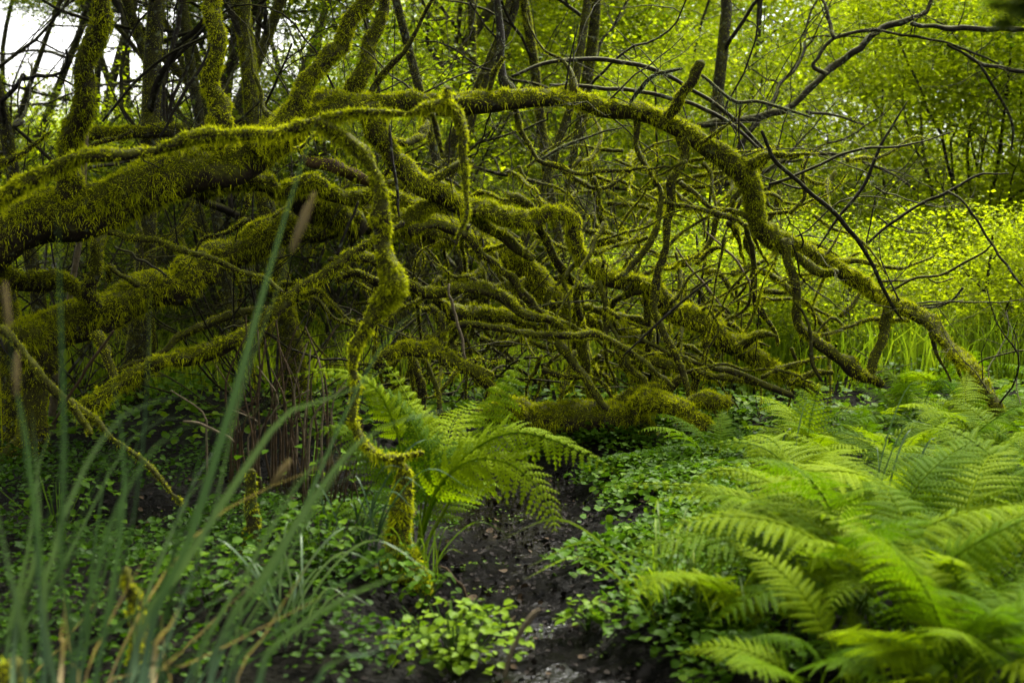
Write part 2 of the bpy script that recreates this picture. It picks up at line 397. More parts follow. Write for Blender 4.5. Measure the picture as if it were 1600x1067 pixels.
for pts, m, w_, d0, d1, kw in [
    ([(334, 228, 42, 6.25), (336, 195, 42, 6.2), (336, 150, 38), (333, 80, 37), (330, 20, 36), (328, -60, 35), (326, -200, 30)], .9, 0, 6.2, 6.3, dict(under=.45)),
    ([(400, 235, 44), (440, 190, 44), (475, 150, 44), (510, 110, 40), (540, 60, 38), (570, 0, 36), (595, -60, 34), (640, -200, 26)], 1, 0, 6.3, 6.5, dict(under=.35)),
    ([(545, 160, 34), (565, 120, 34), (582, 70, 30), (598, 10, 28), (606, -60, 26), (612, -160, 20)], .9, 0, 6.6, 6.9, dict(under=.35)),
    ([(560, 165, 14), (598, 120, 16), (636, 80, 13), (664, 30, 11), (690, -20, 10), (720, -90, 8)], .8, 0, 6.6, 6.4, dict(under=.35)),
    ([(430, 190, 20), (408, 160, 14), (396, 110, 9), (390, 60, 7), (392, -20, 5)], .6, 0, 6.4, 6.7, {}),
    ([(98, 318, 40, 6.12), (108, 262, 42, 6.05), (124, 180, 40), (142, 90, 38), (162, 0, 36), (176, -60, 34), (205, -200, 28)], .8, 0, 6.0, 5.6, dict(under=.45)),
    # rising from the arch
    ([(797, 150, 26), (792, 118, 17), (786, 70, 15), (778, 20, 14), (772, -50, 12), (765, -150, 9)], .35, 0, 6.7, 6.9, dict(bark=BAREBARK, fuzz=LICHFUZZ, under=.6)),
    ([(765, 150, 14), (768, 120, 14), (782, 96, 10), (790, 90, 7)], .8, 0, 6.65, 6.6, {}),
    ([(895, 145, 22), (894, 122, 12), (880, 98, 7), (852, 82, 6), (832, 50, 5), (824, 15, 4), (830, -30, 3)], .4, 0, 6.7, 6.9, {}),
    ([(1030, 198, 24), (1050, 172, 26), (1068, 145, 24), (1082, 120, 24), (1096, 98, 24)], 1, 0, 6.8, 6.7, dict(under=.35)),
    ([(985, 160, 9), (998, 138, 10), (1012, 122, 10), (1035, 114, 9), (1066, 108, 6)], .7, 0, 6.75, 6.6, dict(bark=BAREBARK, fuzz=LICHFUZZ, under=.6)),
    ([(1096, 118, 9), (1122, 138, 8), (1150, 160, 8), (1180, 158, 8), (1212, 166, 8), (1240, 174, 7), (1268, 184, 4)], .6, 0, 6.7, 6.5, dict(bark=BAREBARK, fuzz=LICHFUZZ, under=.6)),
    ([(1158, 160, 6), (1156, 190, 6), (1154, 225, 5)], .3, 0, 6.65, 6.7, {}),
    ([(1172, 258, 26), (1200, 244, 20), (1230, 243, 14), (1256, 242, 8), (1280, 240, 2)], .9, 0, 6.9, 6.7, {}),
    ([(1095, 225, 10), (1128, 200, 8), (1140, 192, 3), (1180, 150, 3), (1215, 105, 2)], .5, 0, 6.8, 6.6, {}),
    # hanging from the arch
    ([(800, 160, 16), (815, 200, 13), (832, 235, 12), (846, 250, 13), (875, 262, 14), (905, 272, 14), (940, 269, 12), (985, 265, 10), (1010, 262, 5)], .8, 0, 6.75, 6.6, {}),
    ([(846, 250, 9), (880, 228, 8), (920, 212, 6), (972, 200, 4)], .6, 0, 6.7, 6.9, dict(bark=BAREBARK, fuzz=LICHFUZZ, under=.6)),
    ([(880, 268, 12), (912, 290, 14), (930, 300, 12), (965, 282, 8), (1000, 255, 6)], .6, 0, 6.75, 6.9, dict(hang=.6)),
    ([(995, 185, 18), (997, 225, 15), (1003, 252, 15), (1018, 272, 15), (1033, 298, 16), (1030, 335, 17), (1020, 368, 17), (1004, 396, 16), (984, 420, 13), (962, 437, 10)], .7, 0, 6.85, 6.7, {}),
    ([(1062, 210, 24), (1062, 250, 22), (1048, 284, 20), (1050, 325, 20), (1044, 362, 19), (1032, 408, 20), (1021, 455, 21), (1017, 490, 18), (1034, 522, 18), (1052, 552, 17), (1070, 590, 15), (1078, 625, 12)], .8, 0, 6.85, 6.7, dict(under=.3)),
    ([(1148, 345, 16), (1110, 328, 13), (1075, 321, 12), (1040, 316, 9)], .8, 0, 6.9, 6.75, {}),
    ([(1063, 285, 14), (1085, 310, 14), (1110, 325, 11), (1150, 335, 12), (1185, 345, 14), (1200, 360, 16)], .6, 0, 6.9, 7.0, {}),
    ([(1225, 375, 24), (1236, 420, 22), (1242, 465, 21), (1252, 508, 21), (1276, 540, 23), (1312, 566, 26), (1345, 582, 28), (1378, 602, 20)], .7, 0, 6.95, 6.9, dict(under=.1)),
    ([(1388, 472, 24), (1384, 505, 23), (1377, 540, 22), (1366, 572, 22), (1358, 592, 16)], .55, 0, 7.1, 6.95, {}),
    ([(1166, 350, 12), (1175, 395, 12), (1179, 440, 12), (1180, 470, 13), (1192, 492, 13), (1208, 514, 11), (1216, 540, 8)], .4, 0, 7.1, 7.2, {}),
    ([(1245, 400, 20), (1275, 418, 24), (1306, 426, 22)], 1, 0, 6.95, 6.85, dict(hang=.7)),
    ([(1420, 500, 14), (1380, 500, 12), (1347, 505, 11), (1310, 515, 11), (1276, 527, 9)], .9, 0, 7.1, 7.0, {}),
    ([(1320, 512, 7), (1300, 498, 7), (1278, 520, 6), (1268, 540, 5)], .6, 0, 7.05, 7.0, {}),
    ([(1455, 520, 11), (1462, 552, 9), (1476, 575, 7), (1486, 595, 4)], .6, 0, 6.8, 6.75, {}),
    ([(1490, 545, 11), (1498, 570, 9), (1505, 600, 6)], .8, 0, 6.66, 6.7, {}),
    ([(1512, 580, 14), (1508, 610, 8), (1512, 635, 5)], .8, 0, 6.58, 6.55, {}),
    ([(1385, 460, 7), (1408, 446, 6), (1432, 436, 6), (1470, 430, 6), (1505, 412, 5), (1535, 396, 5), (1552, 378, 3)], .15, 0, 7.05, 6.8, {}),
    ([(1400, 478, 7), (1440, 482, 6), (1470, 478, 6), (1490, 466, 6), (1504, 450, 7)], .6, 0, 7.05, 6.9, dict(bark=BAREBARK, fuzz=LICHFUZZ, under=.6)),
    ([(1372, 440, 7), (1410, 440, 6), (1440, 432, 5), (1462, 442, 4), (1492, 434, 3)], .4, 0, 7.05, 7.2, {}),
    ([(1240, 470, 4), (1262, 500, 5), (1268, 560, 6), (1285, 598, 5)], .1, 0, 6.9, 6.85, {}),
    ([(1275, 415, 10), (1300, 385, 7), (1318, 350, 3)], .7, 0, 7.0, 7.1, {}),
    # descending limb to the pile
]:
    limb(arch, 'branch', pts, d0, d1, m, **kw)
LM, _, _ = limb(arch, 'limb', [(575, 165, 46), (592, 205, 46), (620, 250, 46), (660, 290, 46), (705, 312, 46), (755, 334, 42), (810, 348, 38), (850, 340, 36), (874, 340, 36), (890, 372, 38), (914, 410, 40), (940, 436, 40), (980, 446, 38), (1015, 456, 40), (1060, 482, 44), (1108, 514, 46), (1150, 542, 44), (1192, 570, 38), (1240, 594, 30), (1275, 612, 22)], 6.5, 7.2, 1.1, hang=.35)
for pts, m, d0, d1, kw in [
    ([(660, 290, 26), (690, 270, 22), (715, 258, 20), (738, 252, 14)], 1, 6.6, 6.7, {}),
    ([(600, 215, 20), (640, 225, 20), (662, 205, 18), (668, 190, 10)], 1, 6.6, 6.9, {}),
    ([(820, 335, 22), (845, 365, 20), (868, 402, 19), (890, 434, 19), (903, 470, 17), (908, 500, 12)], .7, 6.8, 7.1, {}),
    ([(935, 440, 18), (946, 480, 15), (947, 506, 14), (940, 530, 13)], .7, 6.85, 6.8, {}),
    ([(946, 488, 9), (958, 512, 8), (968, 534, 6)], .15, 6.85, 6.75, {}),
    ([(1000, 455, 15), (965, 470, 14), (948, 492, 12)], .6, 6.9, 7.1, {}),
    ([(1060, 478, 14), (1066, 445, 14), (1060, 415, 11), (1056, 395, 6)], 1, 7.0, 7.15, {}),
    ([(1085, 495, 12), (1110, 480, 9), (1132, 480, 10), (1140, 490, 6)], 1, 7.0, 6.9, {}),
    ([(1150, 545, 24), (1175, 528, 22), (1205, 522, 16), (1212, 524, 8)], 1.1, 7.0, 6.85, {}),
    ([(1105, 515, 22), (1098, 550, 18), (1092, 585, 15), (1085, 620, 12)], .8, 7.0, 6.95, {}),
    ([(1010, 455, 22), (1015, 500, 16), (1010, 545, 15), (1000, 580, 12)], .6, 7.0, 7.1, {}),
]:
    limb(arch, 'branch', pts, d0, d1, m, **kw)
MAINTW = []
for k in range(46):      # thin bare twigs springing from the arch
    q = rng.integers(18, len(UP) - 2); d = unit(np.array([rng.normal(.25, .6), rng.normal(.2, .5), rng.normal(.55, .6)]))
    o = link('twig', twig_mesh(UP[q] - np.array(arch.location[:]), d, rng.uniform(.3, 1.1), rng.uniform(.003, .006), 2), arch)

# ---- the second fallen tree: thick lower trunk on the left, crown fanned out into the pile
b1 = at(90, 735, 6.4)
low = thing('fallen_tree', 'dark lower fallen tree with thick mossy trunk running into the branch pile', 'tree', (b1[0], b1[1], 0))
limb(low, 'trunk', [(20, 540, 84), (80, 518, 82), (150, 495, 80), (215, 470, 76), (270, 445, 72), (325, 420, 70), (375, 396, 68), (430, 372, 68), (500, 358, 70), (580, 352, 66), (650, 355, 60), (710, 365, 56), (770, 395, 54), (830, 430, 50), (890, 468, 44), (950, 505, 36), (1010, 545, 28), (1060, 580, 20)], 6.4, 8.4, .9, hang=.4)
limb(low, 'root_mass', [(56, 520, 60), (60, 560, 46), (52, 620, 44), (40, 690, 54), (30, 760, 70)], 6.5, 6.5, .35, lump=.35)
for pts, m, d0, d1, kw in [
    ([(150, 480, 34, 6.5), (142, 445, 30, 6.45), (152, 395, 28), (162, 350, 24), (165, 300, 20)], .8, 6.3, 6.7, dict(under=.45)),
    ([(150, 520, 26), (162, 555, 22), (180, 590, 18), (182, 610, 12)], .8, 6.2, 6.1, {}),
    ([(-10, 425, 40), (50, 432, 40), (100, 440, 34), (140, 470, 30)], .8, 6.6, 6.5, dict(hang=.5)),
    ([(170, 440, 16), (172, 415, 13), (185, 430, 14), (215, 445, 18)], .9, 6.7, 6.6, {}),
    ([(170, 362, 14), (220, 374, 16), (270, 387, 16), (312, 398, 16), (354, 414, 15), (405, 437, 13), (440, 457, 12)], .8, 6.1, 5.9, {}),
    ([(310, 300, 40), (370, 288, 38), (430, 298, 36), (490, 303, 36), (540, 301, 36), (600, 308, 34), (660, 318, 28), (700, 330, 20)], 1, 6.5, 7.0, dict(hang=.7)),
    ([(610, 352, 30), (650, 332, 32), (695, 324, 32), (735, 334, 32), (768, 358, 30), (800, 384, 26), (830, 405, 20)], 1.1, 6.6, 6.9, {}),
    ([(640, 362, 24), (676, 350, 24), (702, 358, 24), (738, 382, 22), (776, 412, 20), (800, 438, 16), (815, 465, 12)], .8, 6.5, 6.8, {}),
    ([(620, 440, 24), (650, 452, 24), (680, 462, 26), (720, 454, 28), (756, 456, 28), (790, 472, 26), (830, 494, 24), (872, 512, 20), (910, 535, 14)], 1.1, 6.5, 6.8, {}),
    ([(735, 462, 22), (765, 450, 24), (796, 450, 24), (820, 464, 22), (846, 488, 18), (880, 508, 15), (915, 520, 12)], 1.0, 6.7, 7.0, {}),
    ([(680, 468, 24), (715, 486, 28), (760, 492, 30), (800, 496, 26), (840, 515, 20)], .9, 6.7, 6.9, {}),
    ([(694, 570, 18), (690, 540, 17), (689, 512, 17), (690, 490, 18)], 1, 6.4, 6.45, dict(under=.45)),
    ([(655, 540, 13), (678, 524, 14), (705, 515, 16), (745, 507, 17), (790, 513, 18), (835, 519, 18), (880, 521, 18), (925, 523, 18), (955, 538, 17), (990, 556, 17), (1022, 578, 15), (1050, 605, 12)], 1, 6.4, 6.7, {}),
    ([(588, 575, 26), (606, 556, 30), (640, 545, 32), (675, 546, 32), (706, 560, 32), (738, 584, 32), (768, 608, 30), (800, 632, 26), (820, 650, 20)], 1.1, 6.3, 6.6, {}),
    ([(520, 425, 18), (545, 405, 24), (575, 402, 26), (598, 416, 24), (630, 445, 22)], 1, 6.5, 6.5, {}),
    ([(525, 440, 16), (560, 428, 22), (590, 440, 20), (610, 452, 16)], .9, 6.6, 6.6, {}),
    ([(915, 362, 14), (950, 366, 15), (985, 378, 14), (1012, 372, 10)], .9, 7.1, 7.0, {}),
    ([(930, 380, 18), (965, 380, 20), (1000, 376, 16)], 1, 7.2, 7.1, dict(hang=.5)),
    ([(860, 478, 20), (900, 478, 22), (940, 486, 20), (985, 500, 18), (1025, 510, 14)], .9, 7.2, 7.2, {}),
    ([(930, 392, 10), (905, 405, 10), (890, 430, 12), (870, 445, 10)], .7, 7.0, 6.9, {}),
    ([(900, 300, 10), (870, 330, 12), (850, 320, 9)], .8, 7.1, 7.0, {}),
    ([(905, 520, 26), (915, 550, 24), (918, 590, 20), (922, 630, 18)], .9, 6.9, 6.9, dict(under=.45)),
    ([(870, 535, 22), (890, 565, 22), (920, 600, 20), (948, 640, 16)], .9, 6.8, 6.7, {}),
    ([(640, 555, 20), (655, 590, 20), (660, 630, 18), (665, 665, 18)], .6, 6.6, 6.6, dict(under=.45)),
    ([(660, 560, 15), (682, 600, 14), (688, 650, 14)], .6, 6.5, 6.4, dict(under=.45)),
    ([(965, 540, 24), (985, 575, 24), (1010, 600, 22), (1040, 632, 18)], 1, 6.9, 6.8, {}),
    ([(980, 545, 16), (1035, 560, 22), (1080, 580, 22), (1130, 590, 18), (1180, 600, 14)], 1, 6.9, 6.8, {}),
    ([(1110, 575, 10), (1150, 584, 11), (1195, 603, 12), (1236, 618, 12)], .25, 6.75, 6.6, {}),
    ([(1000, 530, 10), (1050, 556, 10), (1098, 570, 9), (1140, 575, 7)], .3, 6.9, 6.9, {}),
    ([(1190, 590, 14), (1225, 575, 14), (1262, 562, 10), (1290, 558, 6)], 1, 7.0, 7.1, {}),
    ([(1230, 600, 16), (1265, 585, 18), (1300, 582, 12)], 1.1, 7.0, 7.0, {}),
    ([(560, 300, 18), (610, 290, 18), (640, 300, 20), (680, 330, 20)], .8, 7.2, 7.3, {}),
    ([(790, 300, 10), (815, 318, 26), (840, 330, 16)], 1.1, 7.1, 7.0, {}),
    ([(470, 300, 60), (520, 330, 62), (560, 350, 50)], .7, 7.0, 7.1, dict(hang=.8)),
]:
    limb(low, 'branch', pts, d0, d1, m, **kw)
for k in range(40):       # the rest of its crown: deeper branches of the pile
    x0 = rng.uniform(600, 1080); y0 = rng.uniform(395, 560); s = rng.uniform(70, 200); a = rng.normal(.55, .6)
    if rng.random() < .3: a = rng.normal(1.5, .5)
    pts = [(x0, y0, rng.uniform(9, 22))]
    w0 = pts[0][2]
    for q in range(3):
        a += rng.normal(0, .35); pts.append((pts[-1][0] + s / 3 * math.cos(a), min(660, pts[-1][1] + s / 3 * math.sin(a)), w0 * (1 - .22 * (q + 1))))
    d = rng.uniform(7.2, 8.6); limb(low, 'branch', pts, d, d + rng.uniform(-.4, .3), rng.uniform(.8, 1.1), size=1.1, hang=.4)
for k in range(190):       # thinner mossy branches laced through it
    left = k % 3 == 0 and k < 120
    x0 = rng.uniform(200, 620) if left else rng.uniform(600, 1200) if k < 120 else rng.uniform(900, 1330); y0 = rng.uniform(270, 500) if left else rng.uniform(230, 580)
    s = rng.uniform(60, 190); a = rng.choice([rng.normal(.5, .5), rng.normal(-.5, .4), rng.normal(1.6, .3), rng.normal(2.5, .4)])
    w0 = rng.uniform(8, 18); pts = [(x0, y0, w0)]
    for q in range(4):
        a += rng.normal(0, .42); pts.append((pts[-1][0] + s / 4 * math.cos(a), min(650, pts[-1][1] + s / 4 * math.sin(a)), w0 * (1 - .19 * (q + 1))))
    d = rng.uniform(6.7, 8.4); limb(low, 'branch', pts, d, d + rng.uniform(-.4, .4), rng.uniform(.8, 1.2), size=1.1, hang=.4)
for k in range(90):
    p = at(rng.uniform(330, 1380), rng.uniform(250, 600), rng.uniform(6.8, 8.2)); d = unit(np.array([rng.normal(.3, .8), rng.normal(0, .4), rng.normal(.1, .7)]))
    link('twig', twig_mesh(p - np.array(low.location[:]), d, rng.uniform(.3, .9), rng.uniform(.0025, .0055), 2), low)

# ---- the near, soft-focus moss branch with two drooping arms
b2 = at(625, 925, 4.3)
near = thing('mossy_branch', 'soft-focus moss branch crossing before the fallen trunk and drooping to the fern', 'branch', (b2[0], b2[1], 0))
limb(near, 'stem', [(-60, 335, 38), (0, 303, 36), (60, 274, 34), (130, 251, 32), (220, 238, 30), (300, 222, 30), (380, 210, 28), (450, 200, 27), (500, 190, 25), (560, 186, 17), (620, 183, 15), (658, 174, 22), (690, 166, 26), (716, 178, 28), (725, 205, 25), (722, 240, 22), (717, 280, 15), (714, 330, 11), (712, 384, 8)], 4.5, 4.35, 1.9, size=1.15, under=.45, hang=.5, bare=.2)
limb(near, 'stub', [(680, 172, 24), (688, 155, 21), (699, 138, 17)], 4.36, 4.36, 1.9, size=1.15, under=.45)
limb(near, 'branch', [(676, 178, 16), (682, 205, 15), (690, 238, 11)], 4.4, 4.45, .6, size=1.15, hang=.6)
limb(near, 'branch', [(495, 190, 26), (532, 213, 30), (560, 240, 34), (580, 275, 38), (592, 310, 44), (597, 345, 46), (601, 380, 34), (616, 412, 50), (620, 438, 58), (602, 474, 42), (580, 506, 34), (560, 536, 28), (552, 566, 22), (553, 602, 22), (558, 642, 23), (566, 680, 25), (582, 704, 26), (605, 714, 26), (622, 726, 34), (624, 770, 48), (626, 830, 58), (630, 900, 84), (632, 960, 110)], 4.4, 4.3, 1.9, size=1.15, under=.6, hang=.4)
limb(near, 'stub', [(612, 716, 22), (640, 712, 20), (660, 708, 12)], 4.3, 4.25, 1, size=1.15)
limb(near, 'branch', [(505, 195, 7), (478, 225, 8), (460, 232, 6)], 4.45, 4.8, .3, size=1.15)

# ---- single fallen branches
def fallen(label, cat, pts, d0, d1, m, extra=(), name='fallen_branch', **kw):
    p = at(*pts[0][:2], d0); t = thing(name, label, cat, (p[0], p[1], 0))
    limb(t, 'stem', pts, d0, d1, m, **kw)
    for e, a, b, mm in extra: limb(t, 'side_branch', e, a, b, mm)
    return t
fallen('long moss branch slanting from the lower left ground up to the drooping mossy arm', 'branch',
       [(115, 640, 36), (150, 622, 36), (200, 596, 36), (265, 566, 36), (325, 545, 36), (388, 517, 32), (425, 488, 28), (455, 462, 26), (500, 430, 25), (545, 402, 24), (592, 374, 20), (630, 350, 14)], 5.7, 6.2, 1.0, hang=.4)
fallen('thin moss branch sloping down past the sedge on the left', 'branch',
       [(-30, 500, 24), (20, 535, 24), (68, 580, 24), (110, 630, 24), (150, 662, 20), (190, 692, 16), (240, 738, 13), (285, 790, 10)], 5.0, 4.9, .9,
       [([(108, 625, 20), (126, 650, 20), (142, 678, 14)], 4.95, 4.9, 1.0)])
fallen('short mossy log lying by the mud channel under the branch pile', 'log',
       [(745, 648, 34), (790, 648, 56), (830, 650, 62), (880, 650, 64), (930, 652, 64), (975, 655, 66), (1000, 670, 56), (1012, 690, 40)], 6.75, 6.75, 1.1,
       [([(950, 650, 44), (985, 632, 40), (1015, 618, 32), (1045, 600, 20), (1075, 582, 10), (1110, 574, 7), (1150, 573, 7), (1200, 578, 6), (1245, 588, 6), (1275, 600, 5)], 6.85, 6.6, .6),
        ([(990, 640, 40), (1020, 624, 44), (1052, 627, 44), (1078, 642, 38), (1110, 672, 30)], 6.7, 6.5, 1.0),
        ([(995, 680, 38), (1025, 700, 34), (1058, 722, 28)], 6.8, 6.6, 1.0)], name='fallen_log', hang=.5)
fallen('stubby moss branch lying behind the ferns right of the mossy log', 'branch', [(1065, 636, 28), (1100, 626, 36), (1140, 630, 30)], 6.6, 6.6, 1.0, [([(1112, 632, 8), (1122, 660, 7), (1130, 680, 6)], 6.6, 6.55, .3)])
fallen('thin dark log on the green ground under the slanting moss trunk', 'log', [(178, 582, 10), (240, 556, 13), (300, 520, 16), (370, 492, 16), (440, 480, 12)], 6.9, 7.6, .4, name='fallen_log')
fallen('upright yellow-green moss stick standing under the lower trunk', 'stick', [(239, 565, 9), (240, 530, 10), (238, 495, 9)], 7.6, 7.6, 1, name='moss_stick', under=.7)
fallen('torn brown log with exposed wood behind the drooping moss arm', 'log', [(470, 250, 20), (500, 258, 26), (530, 265, 26), (565, 278, 24), (600, 296, 18)], 6.3, 6.3, .6, bark=WOOD, bare=.5, name='broken_log')
fallen('snapped mossy branch with a bare pointed tip at the far left edge', 'branch', [(-30, 275, 22), (20, 246, 20), (50, 225, 14), (80, 205, 4)], 5.6, 5.5, .8)
fallen('mossy post leaning in the wet ground behind the sedge', 'stump', [(398, 915, 60), (396, 870, 44), (392, 820, 34), (390, 770, 26), (394, 735, 18)], 4.5, 4.5, .9, name='mossy_stump', under=.7)
fallen('soft-focus moss hummock in the bottom left corner', 'stump', [(10, 1400, 200), (14, 1200, 170), (18, 1090, 130), (22, 1035, 70)], 2.5, 2.5, 1.0, name='mossy_stump', under=.7)
fallen('soft-focus upright moss stake among the sedge blades', 'stump', [(205, 1300, 60), (208, 1080, 50), (204, 960, 42), (198, 890, 24)], 2.9, 2.9, 1.0, name='mossy_stump', under=.7)
fallen('low mossy log in the brush between the two standing trunks', 'log', [(120, 215, 20), (170, 210, 26), (230, 205, 26), (290, 200, 20)], 8.2, 8.2, .8, name='fallen_log')
fallen('dark knobbly branch climbing behind the thin lichen trunk', 'branch', [(120, 240, 16), (150, 228, 14), (180, 218, 12), (206, 205, 11)], 7.0, 7.1, .5)

# pale and dark loose sticks
def stick(label, pts, d0, d1, mat=None, m=0):
    p = at(*pts[0][:2], d0); mb = MB()
    C = np.array([[*at(q[0], q[1], d0 + (d1 - d0) * i / (len(pts) - 1)), q[2] * .5 * d0 / FPX] for i, q in enumerate(pts)])
    D = catmull(C, 6 * len(pts)); P = D[:, :3] + np.stack([wob(len(D), 3, .003)] * 3, 1)
    tube(mb, P, np.clip(D[:, 3], .0012, None), 5)
    return tag(link('stick', mb.mesh('stick', mat or TWIG)), label, 'stick')
stick('pale dry stick standing against the curved moss branches in the middle', [(700, 445, 4), (708, 480, 5), (718, 520, 5), (726, 560, 4)], 6.2, 6.2, PALE)
stick('long straight thin stick crossing the middle of the branch pile', [(975, 555, 3), (1060, 476, 5), (1112, 436, 4)], 6.5, 6.5)
stick('thin bare stick slanting down onto the right end of the arching trunk', [(1190, 205, 5), (1215, 253, 7), (1262, 297, 7), (1316, 346, 8), (1354, 400, 7), (1390, 470, 6), (1410, 500, 3)], 6.6, 6.9)
stick('upright bare twig rising right of the arch tip against bright leaves', [(1418, 158, 2), (1396, 195, 4), (1374, 232, 5), (1350, 290, 6), (1310, 340, 5), (1280, 385, 3)], 6.7, 6.8)
stick('thin forked twig reaching sideways above the pointed moss spike', [(1200, 290, 5), (1260, 268, 5), (1330, 236, 5), (1400, 230, 4), (1440, 222, 3), (1490, 205, 2)], 6.8, 6.6)
stick('long curving bare cane arching out over the clearing on the right', [(1360, 375, 4), (1395, 348, 5), (1440, 318, 5), (1480, 300, 5), (1530, 273, 4), (1575, 272, 2)], 6.4, 6.2)
stick('dark bare cane bending down toward the right edge', [(1480, 300, 4), (1510, 318, 4), (1545, 375, 4), (1575, 415, 4), (1610, 460, 3)], 6.2, 6.0)
stick('pale fallen cane leaning in the grass right of the pile', [(1055, 388, 3), (1100, 445, 4), (1150, 510, 4), (1170, 540, 3)], 7.2, 7.4, PALE)
stick('pale bent cane right of the pale fallen cane', [(1100, 362, 3), (1140, 395, 4), (1170, 440, 4), (1172, 462, 3)], 7.3, 7.3, PALE)
stick('grey-brown stick lying across the arch top', [(800, 120, 5), (850, 100, 7), (920, 92, 8), (1000, 102, 8), (1060, 128, 7), (1140, 180, 7), (1200, 240, 6)], 7.0, 7.4)
stick('second grey stick resting along the top of the arch', [(860, 132, 5), (940, 138, 7), (1000, 143, 7), (1070, 160, 7), (1130, 185, 7), (1190, 235, 5)], 7.1, 7.3)
stick('thin dark twig hanging straight down in front of the left moss limb', [(604, 180, 4), (612, 240, 5), (620, 300, 5), (624, 340, 3)], 5.6, 5.6)
stick('bare twig slanting past the drooping moss arm', [(525, 400, 4), (545, 350, 5), (560, 315, 4)], 5.8, 5.8)
stick('brown sloping stalk crossing the dark lower left', [(80, 665, 4), (120, 600, 5), (150, 555, 5), (180, 515, 4)], 4.9, 4.9, BROWN)
stick('short pale stick lying in the dark left of the reed stems', [(290, 655, 4), (325, 668, 5), (365, 690, 4)], 5.2, 5.2, PALE)
stick('thin arching twig under the lower left trunk', [(180, 385, 3), (220, 405, 4), (262, 430, 3)], 5.6, 5.6)
stick('long diagonal twig in front of the lichen trunk', [(160, 190, 4), (210, 130, 5), (265, 85, 5), (340, 50, 4)], 6.4, 6.3)
stick('thin dark twig crossing left of the upright moss trunk', [(250, 215, 4), (285, 150, 6), (312, 110, 5), (330, 70, 3)], 6.1, 6.1)
stick('curved bare root trailing over the left bank of the mud', [(345, 960, 5), (375, 905, 6), (410, 885, 6), (480, 870, 4)], 4.2, 4.3, BROWN)
stick('dry tan grass tip poking up at the bottom of the mud channel', [(785, 1060, 6), (806, 1000, 8), (825, 970, 11), (844, 950, 4)], 3.0, 3.0, PALE)
stick('thin tan root bent over the edge of the mud channel', [(690, 880, 4), (715, 905, 5), (735, 950, 4), (742, 975, 3)], 4.35, 4.2, BROWN)

# ------------------------------------------------------------------ leaves, crowns
def leaf_cloud(seed, n, rad, clumps, spread, leaf, flat=.5, shell=.55):
    """unit-ish crown: leaf-sized faces grouped in clumps through an ellipsoid"""
    g = np.random.default_rng(seed)
    c = unit(g.normal(0, 1, (clumps, 3))) * (shell + (1 - shell) * g.random((clumps, 1))) * g.random((clumps, 1)) ** .25 * np.array(rad)
    k = g.integers(0, clumps, n); cs = spread * (.5 + g.random(clumps))
    P = c[k] + g.normal(0, 1, (n, 3)) * cs[k][:, None] * np.array([1, 1, .55])
    nr = unit(g.normal(0, flat, (n, 3)) + np.array([0, 0, 1.])); d = unit(np.cross(nr, g.normal(0, 1, (n, 3))))
    s = np.cross(nr, d); L = leaf * (.6 + .8 * g.random(n))[:, None]; Wd = L * .32
    V = np.stack([P - d * L * .5, P + s * Wd + nr * Wd * .3, P + d * L * .5 - nr * L * .1, P - s * Wd + nr * Wd * .3], 1).reshape(-1, 3)
    ct = g.normal(.5, .14, clumps); tint = np.repeat(np.clip(ct[k] + g.normal(0, .16, n), 0, 1), 4)
    return V, np.arange(4 * n).reshape(-1, 4), tint

def crown_mesh(seed, n, rad, clumps, spread, leaf, mat):
    V, Q, t = leaf_cloud(seed, n, rad, clumps, spread, leaf)
    return mesh_np('crown', V, [Q], mat, t, False)
BUSHES = [crown_mesh(20 + k, 9500, (1, 1, .8), 80, .17, .034, LEAF) for k in range(5)]
TALL = [crown_mesh(80 + k, 11000, (1, 1, .9), 90, .15, .018, LEAF) for k in range(3)]
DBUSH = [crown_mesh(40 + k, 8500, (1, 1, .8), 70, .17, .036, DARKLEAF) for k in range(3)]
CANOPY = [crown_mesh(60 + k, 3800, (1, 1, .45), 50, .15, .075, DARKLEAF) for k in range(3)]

def branchy(parent, base, h, r, lean, nl, mat, m=.4, name='trunk', up=False, dens=1.0):
    """trunk plus limbs; returns the trunk path"""
    off = np.array(parent.location[:]); n = 18
    P = walk(base, unit(np.array([lean[0], lean[1], 1.])), h, n, .10)
    P[0, 2] -= .06; r_ = np.linspace(r, r * .45, n + 1); r_[0] *= 1.35; r_[1] *= 1.12
    mb = MB(); fr = tube(mb, P, r_, 8, .12); o = link(name, mb.mesh(name, mat, off), parent)
    if m > 0:
        mm = MB(); moss(mm, P[:10], r_[:10], tuple(f_[:10] for f_ in fr), m, .85, .45, 0)
        if mm.n: link('moss', mm.mesh('moss', MOSS, off), o, 'stuff'); MOSSTRI[0] += mm.n // 3
    for _ in range(nl):
        k = rng.integers(3, n); dv = unit(np.array([rng.normal(0, 1), rng.normal(0, 1), rng.uniform(.1, 1.2)]))
        mb = MB(); add_twig(mb, P[k], dv, h * rng.uniform(.18, .4), r_[k] * .45, 2, 4, .3)
        link('limb', mb.mesh('limb', TWIG, off), parent)
    return P

